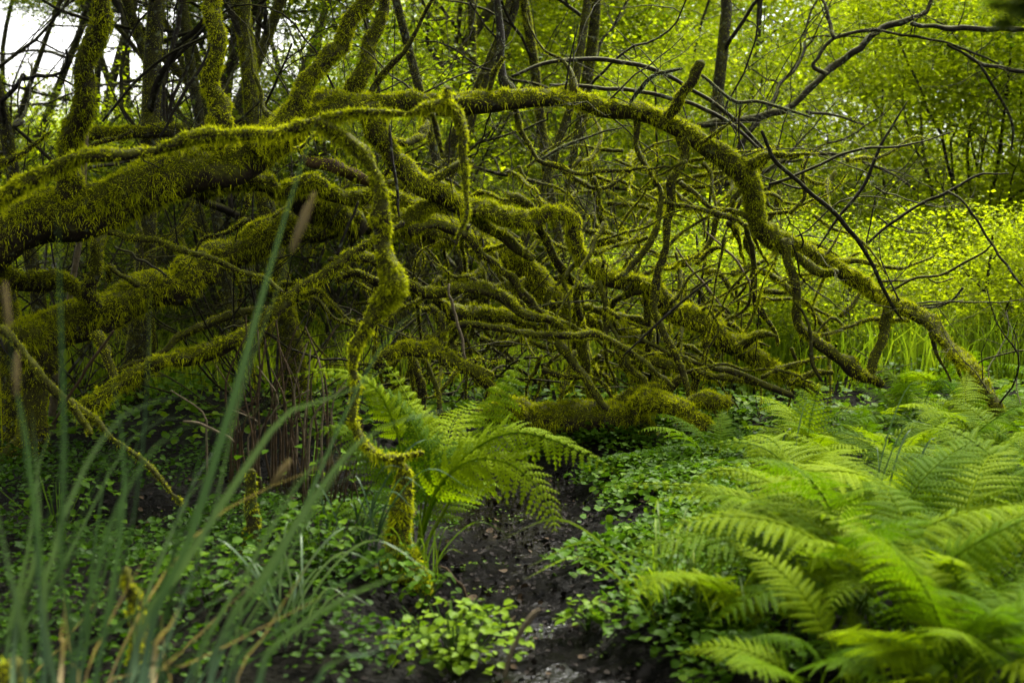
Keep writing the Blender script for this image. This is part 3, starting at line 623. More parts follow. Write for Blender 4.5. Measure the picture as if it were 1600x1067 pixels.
# standing trunks of the thicket on the left: (px at base, px at frame top, width px, distance, moss, label)
STAND = [
    (22, 12, 36, 6.6, .9, 'mossy standing trunk at the far left edge of the thicket'),
    (92, 106, 9, 7.0, 0, 'thin tan pole of a sapling beside the leaning left trunk'),
    (60, 36, 20, 9.0, .2, 'dark straight trunk just right of the far left mossy trunk'),
    (224, 240, 28, 8.2, .3, 'grey lichen-spotted trunk between the leaning trunk and the upright moss stem'),
    (455, 446, 28, 8.0, .8, 'moss trunk standing behind the forked upright stems'),
    (372, 372, 16, 9.5, .1, 'slim dark trunk close behind the upright moss stem'),
    (640, 690, 20, 10.5, .2, 'brown trunk behind the start of the arch'),
    (705, 640, 13, 9.8, .2, 'slim leaning trunk crossing behind the arch start'),
    (880, 890, 17, 12.0, .3, 'broad dark trunk showing behind the left of the arch'),
    (1100, 1062, 18, 11.0, .1, 'dark forked sapling behind the upright moss stub'),
    (1165, 1140, 9, 13.0, 0, 'slender sapling standing in the bright leaves right of the stub'),
    (300, 480, 18, 10.0, .3, 'dark trunk leaning hard right behind the upright stems'),
    (480, 250, 17, 11.0, .2, 'dark trunk leaning left across the thicket'),
    (300, 175, 16, 9.4, .4, 'mossy trunk leaning left behind the upright moss stem'),
]
for bx, tx, wpx, d, m, lab in STAND:
    p0 = at(bx, 330, d); z0 = float(gz(p0[0], d)); p1 = at(tx, 0, d); h = 6.0
    lean = ((p1[0] - p0[0]) / (p1[2] - p0[2]), rng.normal(0, .04))
    base = np.array([p0[0] - lean[0] * (p0[2] - z0), d, z0])
    t = thing('tree', lab, 'tree', base)
    P = branchy(t, base, h, wpx * .5 * d / FPX * 1.25, lean, 5, TRUNK if wpx > 12 else PALE if m == 0 and wpx < 12 and bx < 200 else TRUNK, m)
    if bx > 420 and d > 8.5: continue
    c = link('crown', CANOPY[rng.integers(3)], t); s = rng.uniform(1.3, 1.9)
    c.location = tuple(P[-4] - base + np.array([rng.normal(0, .3), rng.normal(0, .3), .4])); c.scale = (s, s, s * .9); c.rotation_euler = (0, 0, rng.uniform(0, 6))

# slim trees filling the thicket further back
for k in range(42):
    d = rng.uniform(9.5, 24); x = rng.uniform(-.42, .06) * d if k < 39 else rng.uniform(.1, .4) * d
    base = np.array([x, d, float(gz(x, d))])
    ln_ = rng.normal(0, .22); rr_ = (rng.uniform(.03, .075) if x < -.12 * d else rng.uniform(.02, .045)) if k < 39 else .018
    how = 'leaning left' if ln_ < -.12 else 'leaning right' if ln_ > .12 else 'standing straight'
    what = 'thin dark sapling' if rr_ < .048 else 'slim dark tree'; where = 'among the bright leaves on the right' if k >= 39 else 'in the far thicket' if d > 16 else 'in the dim thicket close behind the fallen trees'
    t = thing('tree', f'{what} {how} {where}', 'tree', base, group='slim trees of the thicket')
    P = branchy(t, base, rng.uniform(5, 8), rr_, (ln_, rng.normal(0, .1)), 5, TRUNK, .5 if d < 14 else 0)
    if d < 13 and -2.2 < x: continue
    c = link('crown', DBUSH[rng.integers(3)] if rng.random() < .5 else BUSHES[rng.integers(5)], t); s = rng.uniform(1.1, 1.8)
    c.location = tuple(P[-5] - base); c.scale = (s, s, s); c.rotation_euler = (0, 0, rng.uniform(0, 6))

# bushes: bright on the open right side, darker on the left
def bush(x, d, s, hz, meshes, label, group, stems=3):
    base = np.array([x, d, float(gz(x, d))]); t = thing('bush', label, 'bush', base, rng.uniform(0, 6.28), group)
    mb = MB()
    for _ in range(stems): add_twig(mb, np.array([rng.normal(0, .1), rng.normal(0, .1), -.05]), unit(np.array([rng.normal(0, .4 / max(1, hz)), rng.normal(0, .4 / max(1, hz)), 1.])), hz + s * (.5 if hz < 4 else .1), .02, 2 if hz < 4 else 0, 4, .3 if hz < 4 else .06)
    link('stem', mb.mesh('stem', TWIG), t)
    c = link('crown', meshes[rng.integers(len(meshes))], t); c.location = (0, 0, hz); c.scale = (s, s, s * rng.uniform(.8, 1.1)); c.rotation_euler = (0, 0, rng.uniform(0, 6.28))
    return t
for k in range(56):
    d = rng.uniform(12, 25); x = rng.uniform(-.02, .46) * d; s = rng.uniform(.9, 1.9)
    bush(x, d, s, rng.uniform(.6, 1.2) if k % 2 else rng.uniform(1.6, 1.2 + .17 * d), BUSHES, ('low' if k % 2 else 'tall') + ' bright yellow-green bush ' + ('close behind the grass of the clearing' if d < 17 else 'further back in the open wood'), 'bright bushes on the right')
for k in range(42):
    d = rng.uniform(10.5, 25); x = rng.uniform(-.46, .08) * d; s = rng.uniform(.8, 1.6)
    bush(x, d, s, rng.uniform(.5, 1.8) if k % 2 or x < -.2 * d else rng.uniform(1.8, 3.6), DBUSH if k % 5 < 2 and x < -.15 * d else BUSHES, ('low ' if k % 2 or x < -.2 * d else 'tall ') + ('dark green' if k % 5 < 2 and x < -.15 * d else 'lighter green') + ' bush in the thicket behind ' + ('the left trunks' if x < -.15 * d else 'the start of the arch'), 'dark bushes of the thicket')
for k in range(26):
    d = rng.uniform(27, 38); x = (-.45 + .9 * (k + rng.random()) / 26) * d
    if x < -.14 * d and k % 3 == 1: continue
    bush(x, d, rng.uniform(2.0, 3.0), rng.uniform(.8, 2.2) if x < -.14 * d else rng.uniform(2.5, 6), BUSHES, 'large leafy tree bush closing the view far behind', 'far leafy bushes', 2)

for k in range(18):       # the wood goes on to both sides and behind, closing the low sky
    a = R(48 + (k + rng.random() * .6) / 18 * 264); d = rng.uniform(7.5, 10.5)
    bush(math.sin(a) * d, math.cos(a) * d, rng.uniform(2.3, 3.0), rng.uniform(2.0, 3.4), DBUSH, 'unseen leafy tree added on the left to shade the left foreground', 'trees round the clearing', 2)

for k in range(26):
    d = rng.uniform(21, 33); x = (-.2 + .75 * (k + rng.random()) / 26) * d
    bush(x, d, rng.uniform(3.0, 4.4), rng.uniform(4.5, 8.0), TALL, 'tall broad-leaved tree crown rising behind the bright bushes', 'tall far trees', 2)
for x, d in ((-3.4, 5.2), (-3.0, 3.0), (-4.2, 6.6)):  # unseen trees, added so their crowns shade the left foreground from above
    bush(x, d, 2.0, 4.3, DBUSH, 'unseen leafy tree added on the left to shade the left foreground', 'trees round the clearing', 2)

# dead twiggy shrubs between the fallen trees and the thicket
SHRUB = []
for k in range(5):
    sset = []
    for j in range(6):
        mb = MB(); add_twig(mb, np.array([rng.normal(0, .1), rng.normal(0, .1), -.05]), unit(np.array([rng.normal(0, .7), rng.normal(0, .35), rng.uniform(.4, 1.2)])), rng.uniform(1.3, 2.6), rng.uniform(.005, .010), 3, 4, .22)
        sset.append(mb.mesh('stem', TWIG))
    SHRUB.append(sset)
for k in range(30):
    d = rng.uniform(7.4, 13); x = rng.uniform(-.38, .14) * d if k < 28 else rng.uniform(.1, .36) * d
    u_ = x / d
    t = thing('bare_shrub', 'bare twiggy shrub tangled behind ' + ('the thick left moss trunks' if u_ < -.15 else 'the drooping moss arm' if u_ < 0 else 'the middle of the moss arch' if u_ < .12 else 'the right end of the moss arch') + (', far back' if d > 10 else ''), 'shrub', (x, d, float(gz(x, d))), rng.uniform(0, 6.28), 'bare shrubs behind the arch')
    for me in SHRUB[k % 5]:
        o = link('stem', me, t); o.rotation_euler = (0, 0, rng.normal(0, .3)); s = rng.uniform(.8, 1.25); o.scale = (s, s, s)

# the dark bough in the upper right background
def bough(label, sets, d):
    p = at(*sets[0][0][:2], d); t = thing('bough', label, 'branch', p)
    for s in sets: limb(t, 'branch', [(a_, b_, c_ * .75) for a_, b_, c_ in s], d, d + .3, 0, bark=BAREBARK, twigs=7)
    return t
bough('dark forked bough reaching up through the bright leaves in the upper right',
      [[(1090, 195, 14), (1150, 186, 15), (1200, 181, 15), (1240, 166, 15), (1290, 116, 15), (1350, 72, 14), (1374, 45, 13), (1418, 34, 12), (1441, 20, 9), (1470, -20, 7)],
       [(1292, 116, 9), (1270, 105, 8), (1282, 88, 8), (1303, 61, 8), (1364, 47, 7), (1431, 57, 6), (1492, 72, 5), (1560, 100, 4)],
       [(1303, 61, 7), (1298, 40, 8), (1290, 10, 7), (1275, -30, 6)],
       [(1424, 37, 10), (1490, 44, 11), (1566, 47, 11), (1640, 40, 10)],
       [(1480, 70, 5), (1530, 100, 8), (1570, 108, 9), (1640, 118, 10)],
       [(1530, 100, 5), (1560, 150, 6), (1582, 200, 5), (1580, 235, 3)],
       [(1260, 175, 8), (1310, 182, 6), (1350, 195, 4)]], 10.5)
# near dark leafy tip in the top right corner
p = at(1585, 10, 1.6); t = thing('leafy_branch', 'dark out-of-focus leafy branch tip in the top right corner', 'branch', p)
limb(t, 'stem', [(1700, -60, 16), (1640, -20, 14), (1600, 5, 10), (1575, 20, 6)], 1.6, 1.6, 0, bark=BAREBARK)
V, Q_, tt = leaf_cloud(99, 260, (.028, .03, .03), 14, .006, .022)
me = mesh_np('leaves', V, [Q_], DARKLEAF, tt, False); o = link('leaves', me, t, 'stuff')

# ------------------------------------------------------------------ ferns
def frond_mesh(C, half, up=(0, 0, 1), pairs=22, droop=.35, stipe=.22, tintb=.5, npin=11, lean=.25, curl=0.):
    """bipinnate frond along curve C (world or local points)"""
    C = np.asarray(C, float); n = 40; P = catmull(C, n); T = unit(np.gradient(P, axis=0)); mb = MB()
    ln = np.linalg.norm(np.diff(P, axis=0), axis=1).sum()
    tube(mb, P, np.linspace(.0034, .0008, n) * max(.6, ln / .6), 4, 0, np.linspace(.75, .5, n * 4 + 2) if False else .7)
    up = np.asarray(up, float)
    for i in range(pairs):
        t = stipe + (1 - stipe) * (i + .5) / pairs; k = min(n - 2, int(t * (n - 1))); f = t * (n - 1) - k
        p = P[k] * (1 - f) + P[k + 1] * f; tg = T[k]
        u = unit(up - tg * np.dot(up, tg)); s = np.cross(tg, u); q = (t - stipe) / (1 - stipe)
        L = half * (min(1, .62 + q * 2.2) * (1 - q) ** .75 + .02) * rng.uniform(.9, 1.1)
        for sd_ in (-1, 1):
            m = max(4, int(npin * (L / half) ** .7)); v = (np.arange(m) + .6) / m
            dr = droop * rng.uniform(.5, 1.6)
            dirv = unit(s * sd_ + tg * (lean + .5 * q + rng.normal(0, .08)) + u * rng.normal(.03, .08)); 
            A = p + dirv * (L * v)[:, None] - u * (dr * L * v ** 2)[:, None] + tg * (curl * L * v ** 2)[:, None]
            ta = unit(dirv - u * (2 * dr * v)[:, None] + tg * (2 * curl * v)[:, None])
            nn = unit(u - ta * (ta @ u)[:, None]); b = np.cross(nn, ta)
            pl = (ln * (1 - stipe) / pairs) * (.74 * (1 - v) ** .65 + .05) * min(1, L / half * 1.5)
            wd = L / m * .95
            for e in (-1, 1):
                d = unit(b * e + ta * (.45 + rng.normal(0, .08, (m, 1))) - nn * .15)
                M = A + d * (pl * .5)[:, None]; tip = A + d * pl[:, None] - nn * (pl * .12)[:, None]
                V = np.stack([A - ta * wd * .15, M - ta * wd * .5 + ta * .2 * wd, tip, M + ta * wd * .62], 1).reshape(-1, 3)
                mb.add(V, np.arange(4 * m).reshape(-1, 4), None, np.clip(tintb + rng.normal(0, .06) + .18 * q + np.repeat(rng.normal(0, .05, m), 4), 0, 1))
            # midrib ribbon of the pinna
            bw = np.cross(nn, ta) * np.maximum(pl * .16, .001)[:, None]; V = np.stack([A - bw, A + bw], 1); V[0] = np.stack([p - bw[0] * .7, p + bw[0] * .7]); V = V.reshape(-1, 3)
            j = np.arange(m - 1) * 2; mb.add(V, np.stack([j, j + 1, j + 3, j + 2], -1), None, np.clip(tintb + .18 * q, 0, 1))
    return mb

VARF = []
for k in range(14):
    L = rng.uniform(.40, .66); el = rng.uniform(1.15, 1.5); C = [np.zeros(3)]; sag = rng.uniform(.1, .75); yaw = rng.normal(0, .25)
    for j in range(7):
        t_ = j / 6; a = el * math.exp(-1.35 * t_) - sag * t_ ** 1.5
        C.append(C[-1] + np.array([math.cos(a) * math.cos(yaw * t_), math.cos(a) * math.sin(yaw * t_), math.sin(a)]) * L / 7)
    VARF.append(frond_mesh(C, L * rng.uniform(.20, .29), (0, 0, 1), rng.integers(17, 23), rng.uniform(.1, .5), rng.uniform(.3, .42), rng.uniform(.3, .7), 13, .35, rng.normal(0, .15)).mesh('frond', FERN, smooth=False))

def fern(px, d, n, s, label, group=None, spread=6.28, a0=0):
    x = at(px, 600, d)[0]; z = float(gz(x, d))
    t = thing('fern', label, 'fern', (x, d, z - .02), 0, group)
    for k in range(n):
        o = link('frond', VARF[rng.integers(14)], t); q = s * rng.uniform(.75, 1.2)
        o.rotation_euler = (rng.normal(0, .16), rng.normal(0, .18), a0 + spread * (k + rng.uniform(-.3, .3)) / n); o.scale = (q, q, q)
        o.location = (rng.normal(0, .03), rng.normal(0, .03), 0)
    return t
FL = [(1110, 5.9, 5, .7, 'small fern at the edge of the mud beside the mossy log'),
      (1270, 5.6, 8, .85, 'tall bright fern rising below the hooked branch on the right'),
      (1270, 4.35, 7, 1.0, 'bright fern whose long frond points left over the ground cover'),
      (1570, 5.9, 6, .6, 'fern growing at the foot of the arching trunk tip'),
      (1210, 3.55, 6, .95, 'near fern with a drooping frond over the wet grass'),
      (1420, 3.4, 7, 1.1, 'nearest dark fern at the bottom right of the mud bank')]
FLO = [fern(*a) for a in FL]
for k in range(7):
    d = rng.uniform(2.8, 3.5); fern(rng.uniform(1250, 1750), d, rng.integers(5, 8), rng.uniform(.7, 1.0), 'blurred green fern at the very front of the fern bed on the right bank', 'ferns of the right bank')
for k in range(31):
    d = 3.4 + 3.8 * (k / 31) ** .9 + rng.uniform(-.15, .15); lo = 1230 if d < 4.2 else 1300 if d < 5.2 else 1250
    fern(rng.uniform(lo, 1700), d, rng.integers(6, 10), rng.uniform(.85, 1.25) * (1.06 if d < 4.6 else .86 if d < 5.4 else .68), 'soft-focus bright fern in the near half of the right fern bed' if d < 4.4 else 'bright fern in the middle of the right fern bed' if d < 5.6 else 'sharp small-looking fern at the back of the fern bed near the moss tree', 'ferns of the right bank')

# the centre fern, frond by frond
fb = at(640, 905, 4.45)
cf = thing('fern', 'large fern with arching fronds beside the mud channel, behind the drooping moss arm', 'fern', (fb[0], fb[1], float(gz(fb[0], fb[1]))))
def cfrond(pts, half_px, d0, d1, up=(0, -.25, 1), pairs=22, droop=.4, stipe=.2, tb=.55, parent=cf, **kw):
    C = np.array([at(x, y, d0 + (d1 - d0) * i / (len(pts) - 1)) for i, (x, y) in enumerate(pts)])
    mb = frond_mesh(C, half_px * d1 / FPX, up, pairs, droop, stipe, tb, **kw)
    return link('frond', mb.mesh('frond', FERN, np.array(parent.location[:]), smooth=False), parent)
cfrond([(640, 890), (690, 760), (745, 700), (805, 676), (865, 688), (910, 708), (962, 734)], 76, 4.45, 4.2, (0, -.75, 1), 23, .55, .3, 1.0)
cfrond([(640, 890), (680, 770), (730, 722), (790, 722), (835, 755), (862, 800), (868, 830)], 90, 4.45, 4.1, (.2, -.9, 1), 22, .5, .25, .8)
cfrond([(650, 880), (680, 760), (698, 690), (714, 652), (748, 626)], 92, 4.5, 5.0, (0, -.35, 1), 17, .25, .45, .85)
cfrond([(650, 880), (715, 760), (752, 680), (776, 622), (802, 582), (824, 548)], 52, 4.5, 4.8, (-.3, -1, .4), 12, .8, .5, .6, curl=-.3)
cfrond([(645, 890), (668, 760), (655, 690), (630, 640), (598, 608), (565, 600)], 78, 4.5, 4.6, (0, -.4, 1), 23, .8, .25, .3)
cfrond([(640, 880), (630, 720), (600, 625), (560, 590), (510, 578), (448, 588)], 38, 4.5, 4.4, (0, -.5, 1), 18, .4, .4, .8)
cfrond([(650, 890), (660, 740), (648, 650), (625, 600), (598, 560)], 38, 4.6, 4.9, (0, -.6, 1), 12, .4, .4, .7)
cfrond([(640, 890), (610, 770), (570, 695), (525, 668), (478, 684)], 52, 4.5, 4.5, (0, -.5, 1), 18, .5, .3, .4)
cfrond([(648, 885), (640, 770), (610, 720), (575, 705), (540, 722)], 48, 4.45, 4.3, (0, -.6, 1), 18, .5, .3, .5)
cfrond([(648, 885), (690, 740), (712, 700), (745, 690), (785, 706)], 52, 4.5, 4.9, (0, -.5, 1), 18, .4, .3, .5)
cfrond([(648, 885), (672, 740), (664, 672), (640, 632), (612, 622)], 55, 4.5, 4.8, (0, -.5, 1), 18, .4, .3, .65)
cfrond([(640, 890), (600, 830), (560, 795), (520, 790), (480, 800)], 50, 4.45, 4.6, (0, -.4, 1), 15, .4, .25, .35)
cfrond([(645, 890), (690, 800), (720, 765), (760, 752), (800, 765)], 55, 4.45, 4.9, (0, -.3, 1), 15, .3, .25, .45)

for par, pts, hp, d0, d1, kw in [
    (FLO[2], [(1270, 900), (1220, 800), (1140, 768), (1040, 756), (938, 760)], 30, 4.35, 4.2, {}),
    (FLO[2], [(1270, 900), (1230, 790), (1180, 745), (1120, 735), (1075, 760)], 40, 4.35, 4.1, {}),
    (FLO[2], [(1270, 900), (1250, 770), (1210, 710), (1150, 690), (1090, 700)], 45, 4.35, 4.5, {}),
    (FLO[4], [(1230, 1040), (1180, 950), (1110, 905), (1040, 900), (962, 912)], 46, 3.55, 3.45, {}),
    (FLO[4], [(1230, 1040), (1240, 940), (1290, 880), (1360, 890), (1410, 930)], 55, 3.55, 3.4, {}),
    (FLO[1], [(1270, 790), (1262, 690), (1275, 620), (1285, 596)], 70, 5.6, 5.7, {}),
]: cfrond(pts, hp, d0, d1, (0, -.6, 1), 20, .55, .22, .9, parent=par)

# ------------------------------------------------------------------ sedge and reeds
def blade_mesh(C, wid, mat, tint=.5, fold=.25, name='blade', twist=None):
    P = catmull(np.asarray(C), 18); T = unit(np.gradient(P, axis=0)); n = len(P)
    side = rng.normal(0, .35, 3) + np.array([1., .2, 0]) if twist is None else np.asarray(twist)
    S = unit(np.cross(T, np.cross(side, T))); Nn = np.cross(T, S)
    u = np.linspace(0, 1, n); wv = wid * .5 * np.minimum(1, .75 + u) * np.clip((1 - u) * 3.2, .04, 1)
    V = np.stack([P - S * wv[:, None], P + Nn * (wv * fold)[:, None], P + S * wv[:, None]], 1).reshape(-1, 3)
    i = np.arange(n - 1) * 3
    Q = np.vstack([np.stack([i, i + 1, i + 4, i + 3], -1), np.stack([i + 1, i + 2, i + 5, i + 4], -1)])
    mb = MB(); mb.add(V, Q, None, np.clip(tint + np.repeat(np.linspace(-.1, .12, n), 3), 0, 1)); return mb

sb = np.array([-.62, 1.75, float(gz(-.62, 1.75))])
sedge = thing('sedge', 'tall blue-green sedge tussock out of focus in the lower left foreground', 'grass', sb)
def sblade(pts, wpx, d, mat=SEDGE, tint=.5, parent=sedge):
    d = d + .25
    C = [np.array([sb[0] + rng.normal(0, .12) + (pts[0][0] - 150) * .0006, sb[1] + rng.normal(0, .08), sb[2]])] + [at(x, y, d) for x, y in pts]
    link('blade', blade_mesh(C, (.6 if wpx > 12 else .75) * wpx * d / FPX, mat, tint).mesh('blade', mat, np.array(parent.location[:])), parent)
for pts, wpx, d, tn in [
    ([(40, 1060), (30, 960), (10, 872), (-10, 760)], 17, 1.8, .5),
    ([(75, 1010), (86, 857), (110, 782), (150, 700), (205, 640), (290, 617)], 15, 1.9, .6),
    ([(70, 1060), (52, 760), (30, 620), (10, 560)], 13, 1.9, .5),
    ([(150, 1060), (186, 850), (194, 720), (176, 590)], 16, 1.9, .55),
    ([(230, 1010), (290, 860), (335, 720), (372, 600), (402, 490), (445, 340), (492, 195)], 20, 2.0, .5),
    ([(210, 1040), (290, 880), (398, 710), (456, 640), (537, 616), (605, 572)], 19, 2.1, .6),
    ([(330, 1050), (420, 890), (462, 820), (507, 755), (550, 700), (590, 672), (632, 655), (700, 640)], 19, 2.1, .55),
    ([(400, 1080), (455, 990), (525, 942), (600, 907), (692, 890)], 18, 1.9, .55),
    ([(480, 1090), (580, 1020), (680, 990), (770, 984)], 15, 1.9, .45),
    ([(238, 1020), (300, 915), (360, 830), (425, 755), (452, 722)], 8, 2.2, .1),
    ([(330, 1060), (440, 870), (540, 645), (610, 522), (672, 476)], 8, 2.4, .4),
    ([(120, 1040), (150, 900), (185, 790), (250, 690), (320, 655)], 14, 1.8, .5),
    ([(110, 1060), (95, 900), (100, 700), (95, 500), (90, 330)], 13, 1.7, .4),
    ([(200, 1060), (240, 900), (300, 760), (345, 690), (400, 640), (470, 600)], 13, 2.3, .5),
    ([(20, 1040), (50, 890), (62, 800), (50, 640)], 13, 2.0, .55),
    ([(150, 1050), (210, 800), (230, 600), (235, 430)], 9, 2.0, .35),
]: sblade(pts, wpx, d, SEDGE, tn)
for k in range(34):
    x0 = rng.uniform(-40, 360); x1 = x0 + rng.normal(130, 150); top = rng.uniform(620, 1000); d = rng.uniform(1.9, 2.7); b = rng.uniform(.2, .9)
    sblade([(x0, 1100), (x0 + (x1 - x0) * .4, 1100 + (top - 1100) * .55), (x0 + (x1 - x0) * .75, top + 25), (x1 + 40 * b * np.sign(x1 - x0), top + 30 * b - 20)], rng.uniform(5, 10), d, SEDGE, rng.uniform(.0, .65))
def seed_head(pts, wpx, d):
    C = np.array([at(x, y, d) for x, y in pts]); P = catmull(C, 14); mb = MB()
    r = wpx * .5 * d / FPX * np.sin(np.linspace(.25, 3.0, 14)); tube(mb, P, r, 6, .2)
    fr = frames(P); k = rng.integers(0, 13, 200); a = rng.random(200) * 6.28
    nr = np.cos(a)[:, None] * fr[1][k] + np.sin(a)[:, None] * fr[2][k]; d_ = unit(nr * .5 + fr[0][k]); L = wpx * d / FPX * .6
    b = P[k] + nr * r[k][:, None] * .9; s = np.cross(d_, nr) * L * .12
    mb.add(np.stack([b - s, b + s, b + d_ * L], 1).reshape(-1, 3), None, np.arange(600).reshape(-1, 3), np.repeat(rng.uniform(.3, .8, 200), 3))
    link('seed_head', mb.mesh('seed_head', TAN, sb), sedge)
seed_head([(14, 520), (11, 480), (8, 440)], 9, 1.9); seed_head([(26, 620), (25, 580), (28, 550)], 9, 1.9)
seed_head([(425, 758), (440, 738), (452, 718)], 11, 2.4); seed_head([(455, 395), (472, 350), (492, 300)], 12, 2.2)
sblade([(60, 900), (45, 740), (24, 600), (12, 500)], 6, 1.9, SEDGE, .5); sblade([(300, 900), (370, 640), (430, 460), (462, 385)], 6, 2.0, SEDGE, .5)
for k in range(9):
    x0 = rng.uniform(0, 420); x1 = x0 + rng.normal(120, 120); y1 = rng.uniform(700, 950)
    sblade([(x0, 1100), (x0 * .6 + x1 * .4, y1 + 120), (x1, y1)], 5, rng.uniform(2.1, 2.8), TAN, .5)
for pts in [[(96, 1050), (95, 1000), (102, 950)], [(240, 1045), (262, 985), (290, 930)]]: sblade(pts, 12, 2.1, TAN, .5)

# dead reed stems standing in the mud behind the sedge
rb = at(425, 720, 5.2)
reeds = thing('dead_reeds', 'clump of dead brown reed stems standing by the fern on the left', 'reeds', (rb[0], rb[1], float(gz(rb[0], rb[1]))))
for k in range(34):
    x = rng.normal(420, 52); y1 = rng.uniform(480, 640); d = rng.uniform(4.9, 5.5)
    C = np.array([at(x, 760, d), at(x + rng.normal(0, 6), 680, d), at(x + rng.normal(4, 12), (680 + y1) / 2, d), at(x + rng.normal(6, 26), y1, d)])
    mb = MB(); tube(mb, catmull(C, 10), np.linspace(.0055, .0025, 10) * rng.uniform(.6, 1.2), 5)
    link('stem', mb.mesh('stem', BROWN if k % 4 else PALE, np.array(reeds.location[:])), reeds)
rb = at(520, 800, 4.8)
reeds2 = thing('dead_reeds', 'loose thin dead stems standing between the moss arm and the reed clump', 'reeds', (rb[0], rb[1], float(gz(rb[0], rb[1]))))
for k in range(14):
    x = rng.uniform(470, 560); y1 = rng.uniform(600, 720); d = rng.uniform(4.6, 5.0)
    C = np.array([at(x, 850, d), at(x + rng.normal(6, 6), 770, d), at(x + rng.normal(16, 16), y1, d)])
    mb = MB(); tube(mb, catmull(C, 8), np.linspace(.004, .002, 8), 5); link('stem', mb.mesh('stem', BROWN, np.array(reeds2.location[:])), reeds2)

def grass_tuft(label, px, d, n, h, wd, mat=GRASS, lean=.35, tint=.5):
    x = at(px, 600, d)[0]; z = float(gz(x, d)); t = thing('grass_tuft', label, 'grass', (x, d, z))
    for k in range(n):
        a = rng.uniform(0, 6.28); l = h * rng.uniform(.5, 1.1); q = lean * rng.uniform(.3, 1.6); b = np.array([rng.normal(0, .04), rng.normal(0, .04), -.01]); v = np.array([math.cos(a), math.sin(a), 0])
        C = [b, b + v * l * q * .25 + np.array([0, 0, l * .5]), b + v * l * q * .7 + np.array([0, 0, l * .85]), b + v * l * q * 1.2 + np.array([0, 0, l * (.95 - .3 * q)])]
        link('blade', blade_mesh(C, wd, mat, tint + rng.normal(0, .15)).mesh('blade', mat), t)
grass_tuft('green grass tuft growing below the drooping moss arm', 560, 4.3, 18, .42, .006, SEDGE, .6, .3)
grass_tuft('small grass tuft at the bottom edge left of the mud', 440, 3.6, 18, .34, .006, SEDGE, .6, .8)
grass_tuft('wet grass tuft trailing beside the near drooping fern frond', 1060, 3.75, 34, .30, .005, GRASS, .9, .2)
grass_tuft('grass tuft on the mud bank at the bottom under the ferns', 1150, 3.6, 26, .30, .005, GRASS, .9, .2)
grass_tuft('tall dark grass blades standing up through the fern bed', 1372, 4.7, 5, .60, .007, SEDGE, .3, .5)
grass_tuft('lone pair of grass blades standing beside the small fern', 1212, 5.2, 2, .50, .007, SEDGE, .25, .5)
grass_tuft('fine grass tuft at the foot of the moss stump', 650, 4.3, 20, .26, .004, GRASS, .6, .1)

# ------------------------------------------------------------------ ground cover (stuff)
def cover(name, xy, hgt, leaf, mat, tint, flat=.35, floor=-9.):
    n = len(xy); x, y = xy[:, 0], xy[:, 1]
    P = np.stack([x, y, np.maximum(gz(x, y), floor) + hgt * (.25 + .75 * rng.random(n))], -1)
    nr = unit(rng.normal(0, flat, (n, 3)) + np.array([0, 0, 1.])); d = unit(np.cross(nr, rng.normal(0, 1, (n, 3)))); s = np.cross(nr, d)
    L = leaf * (.5 + rng.random(n))[:, None]
    ring = [(0, 0), (.25, .42), (.7, .46), (1.0, .12), (1.0, -.12), (.7, -.46), (.25, -.42)]
    V = np.stack([P + d * L * (a - .5) + s * L * b + nr * L * (abs(b) * .35 - .12 * a) for a, b in ring], 1)
    ctr = (P + d * L * .05 + nr * L * -.06)[:, None]
    V = np.concatenate([V, ctr], 1).reshape(-1, 3); o = np.arange(n)[:, None, None] * 8
    F = np.array([[0, 1, 7], [1, 2, 7], [2, 3, 7], [3, 4, 7], [4, 5, 7], [5, 6, 7], [6, 0, 7]])[None] + o
    tt = np.repeat(np.clip(tint + rng.normal(0, .15, n), 0, 1), 8)
    return link(name, mesh_np(name, V, [F.reshape(-1, 3)], mat, tt, True), kind='stuff')
def scatter(n, x0, x1, y0, y1, fn, cl=.0):
    out = []
    while sum(map(len, out)) < n:
        q = np.stack([rng.uniform(x0, x1, n), rng.uniform(y0, y1, n)], -1); out.append(q[rng.random(n) < fn(q[:, 0], q[:, 1])])
    return np.concatenate(out)[:n]
_cn = [(rng.uniform(3, 14), rng.uniform(0, 6.28), rng.uniform(0, 6.28)) for _ in range(10)]
def clump(x, y): return sum(np.sin(f * (x * math.cos(a) + y * math.sin(a)) + p) for f, a, p in _cn) / 4
dry = lambda x, y: np.clip(1 - 1.15 * mudf(x, y), 0, 1) * np.clip(.55 + .5 * clump(x, y), .05, 1)
tag(cover('ground_cover', scatter(27000, .05, 2.6, 3.2, 7.5, lambda x, y: dry(x, y) * (x / y > -.01) * np.where(x / y < .17, 1, .2)), .085, .024, HERB, .42), 'carpet of small round-leaved herbs on the right bank of the mud channel', None)
cover('ground_cover', scatter(11000, -2.4, -.1, 3.2, 6.5, dry), .09, .019, HERB, .12)
cover('ground_cover', scatter(12000, -3.5, 3.5, 6.6, 11, lambda x, y: dry(x, y)), .12, .034, HERB, .5)
cover('ground_cover', scatter(9000, -5, 7, 10, 18, lambda x, y: np.clip(.5 + .5 * clump(x * .5, y * .5), .1, 1)), .3, .06, HERB, .6)
cover('leaf_litter', scatter(4000, -2.6, 1.0, 3.0, 7.2, lambda x, y: mudf(x, y) * .9 + .08), .007, .013, LITTER, .5, .5, -.044)
cover('leaf_litter', scatter(260, -2.6, 1.0, 3.0, 7.2, lambda x, y: mudf(x, y) * .9 + .08), .008, .022, BROWN, .5, .5, -.044)
cover('duckweed', scatter(1000, -2.6, 1.0, 3.2, 7.2, lambda x, y: np.clip(mudf(x, y), 0, .7) * (clump(x * 1.5, y * 1.5) > .25)), .006, .009, HERB, .5, .2, -.044)

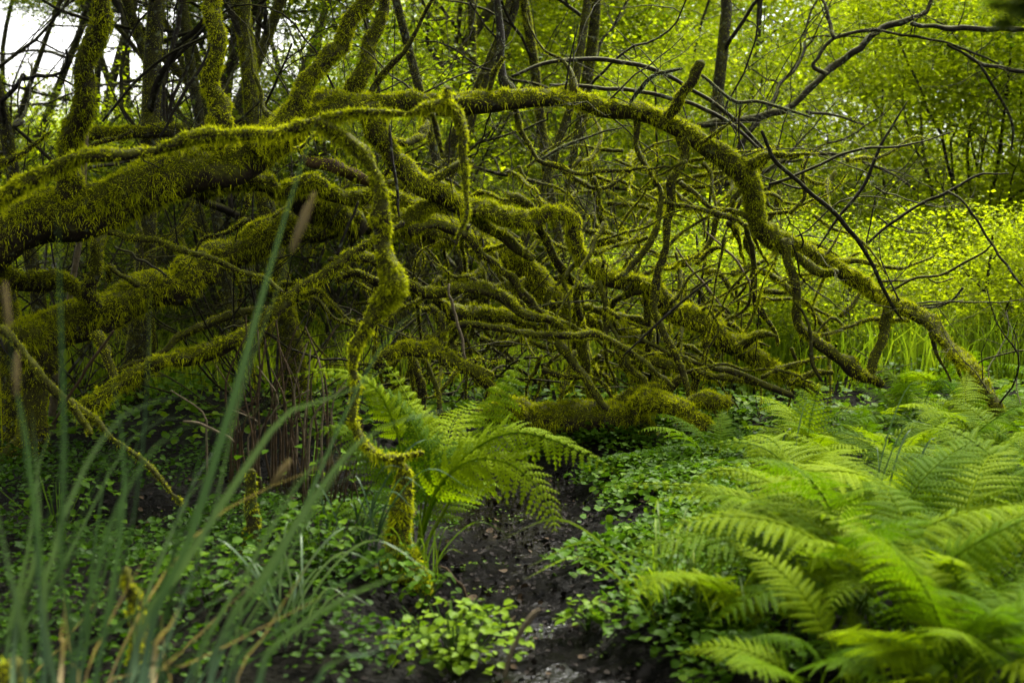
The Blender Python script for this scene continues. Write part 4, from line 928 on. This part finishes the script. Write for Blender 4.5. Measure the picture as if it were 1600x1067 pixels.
def herb(label, px, py, d, n, h, leaf, tint=.6):
    p = at(px, py, d); z = float(gz(p[0], d)); t = thing('herb', label, 'plant', (p[0], d, z))
    LM_ = []
    ring = np.array([(0, 0), (.25, .40), (.65, .44), (1.0, 0), (.65, -.44), (.25, -.40)])
    V = np.array([[a, b, abs(b) * .3 - .15 * a * a] for a, b in ring] + [[.5, 0, -.05]])
    me = mesh_np('leaf', V, [[[i, (i + 1) % 6, 6] for i in range(6)]], HERB, np.full(7, tint))
    for k in range(n):
        a = rng.uniform(0, 6.28); rr = rng.random() ** .6 * h * .9; hh = h * rng.uniform(.35, 1.0) * (1 - .3 * rr / h)
        o = link('leaf', me, t); o.location = (rr * math.cos(a), rr * math.sin(a), hh); s = leaf * rng.uniform(.6, 1.3); o.scale = (s, s, s)
        o.rotation_euler = (rng.normal(0, .3), rng.normal(.1, .3), a + rng.normal(0, .6))
    mb = MB()
    for k in range(max(4, n // 8)):
        a = rng.uniform(0, 6.28); rr = rng.random() ** .6 * h * .8; tube(mb, np.array([[0, 0, -.01], [rr * .5 * math.cos(a), rr * .5 * math.sin(a), h * .4], [rr * math.cos(a), rr * math.sin(a), h * .8]]), [.002, .0018, .0012], 4)
    link('stems', mb.mesh('stems', HERB), t, 'stuff')
    return t
herb('bright leafy herb cushion at the bottom edge in the middle of the mud', 715, 1050, 3.62, 300, .21, .025, .8)
herb('leafy green herb on the dark bank beneath the sedge blades', 330, 960, 3.9, 90, .20, .03, .5)
herb('herb clump between the mossy post and the moss stump', 500, 920, 4.2, 110, .22, .03, .5)
herb('small green herb shoot by the reed stems', 480, 690, 4.9, 24, .30, .035, .6)
herb('low herb clump on the left bank under the thin moss branch', 90, 760, 4.9, 90, .25, .03, .45)
herb('leafy herb hugging the foot of the moss stump', 600, 930, 4.15, 70, .14, .026, .45)
herb('herb at the mud edge right under the moss stump', 660, 950, 4.1, 50, .12, .026, .5)
herb('round-leaved herb at the water edge on the right', 920, 920, 3.9, 50, .10, .03, .7)

# tall grass in the clearing at the right (stuff)
def grass_field(name, n, x0, x1, y0, y1, h, tint):
    q = scatter(n, x0, x1, y0, y1, lambda x, y: np.clip(.55 + .5 * clump(x, y), .1, 1)); x, y = q[:, 0], q[:, 1]
    b = np.stack([x, y, gz(x, y)], -1); hh = h * rng.uniform(.5, 1.1, n)[:, None]; ln = rng.normal(0, .22, (n, 3)) * np.array([1, 1, 0])
    s = unit(np.stack([rng.normal(0, 1, n), rng.normal(0, .4, n), np.zeros(n)], -1)) * rng.uniform(.003, .007, n)[:, None]
    m = b + ln * hh * .35 + np.array([0, 0, .55]) * hh; tp = b + ln * hh * 1.3 + np.array([0, 0, .95]) * hh
    V = np.stack([b - s, b + s, m + s * .8, m - s * .8, tp], 1).reshape(-1, 3); o = np.arange(n)[:, None] * 5
    return link(name, mesh_np(name, V, [np.array([[0, 1, 2, 3]]) + o, np.array([[3, 2, 4]]) + o], GRASS, np.repeat(np.clip(tint + rng.normal(0, .15, n), 0, 1), 5)), kind='stuff')
grass_field('tall_grass', 8000, 1.2, 6.5, 8.2, 13, .5, .35)
for k in range(32):
    d = rng.uniform(8.8, 12.5); x = rng.uniform(.08, .42) * d
    bush(x, d, rng.uniform(.4, .95), rng.uniform(.25, .75), BUSHES, 'low leafy bush growing in the tall grass of the clearing', 'low bushes in the clearing', 2)
grass_field('tall_grass', 4500, -3.5, 1.2, 8.5, 13, .45, .5)
print('moss tris', MOSSTRI[0], 'objects', len(sc.objects))
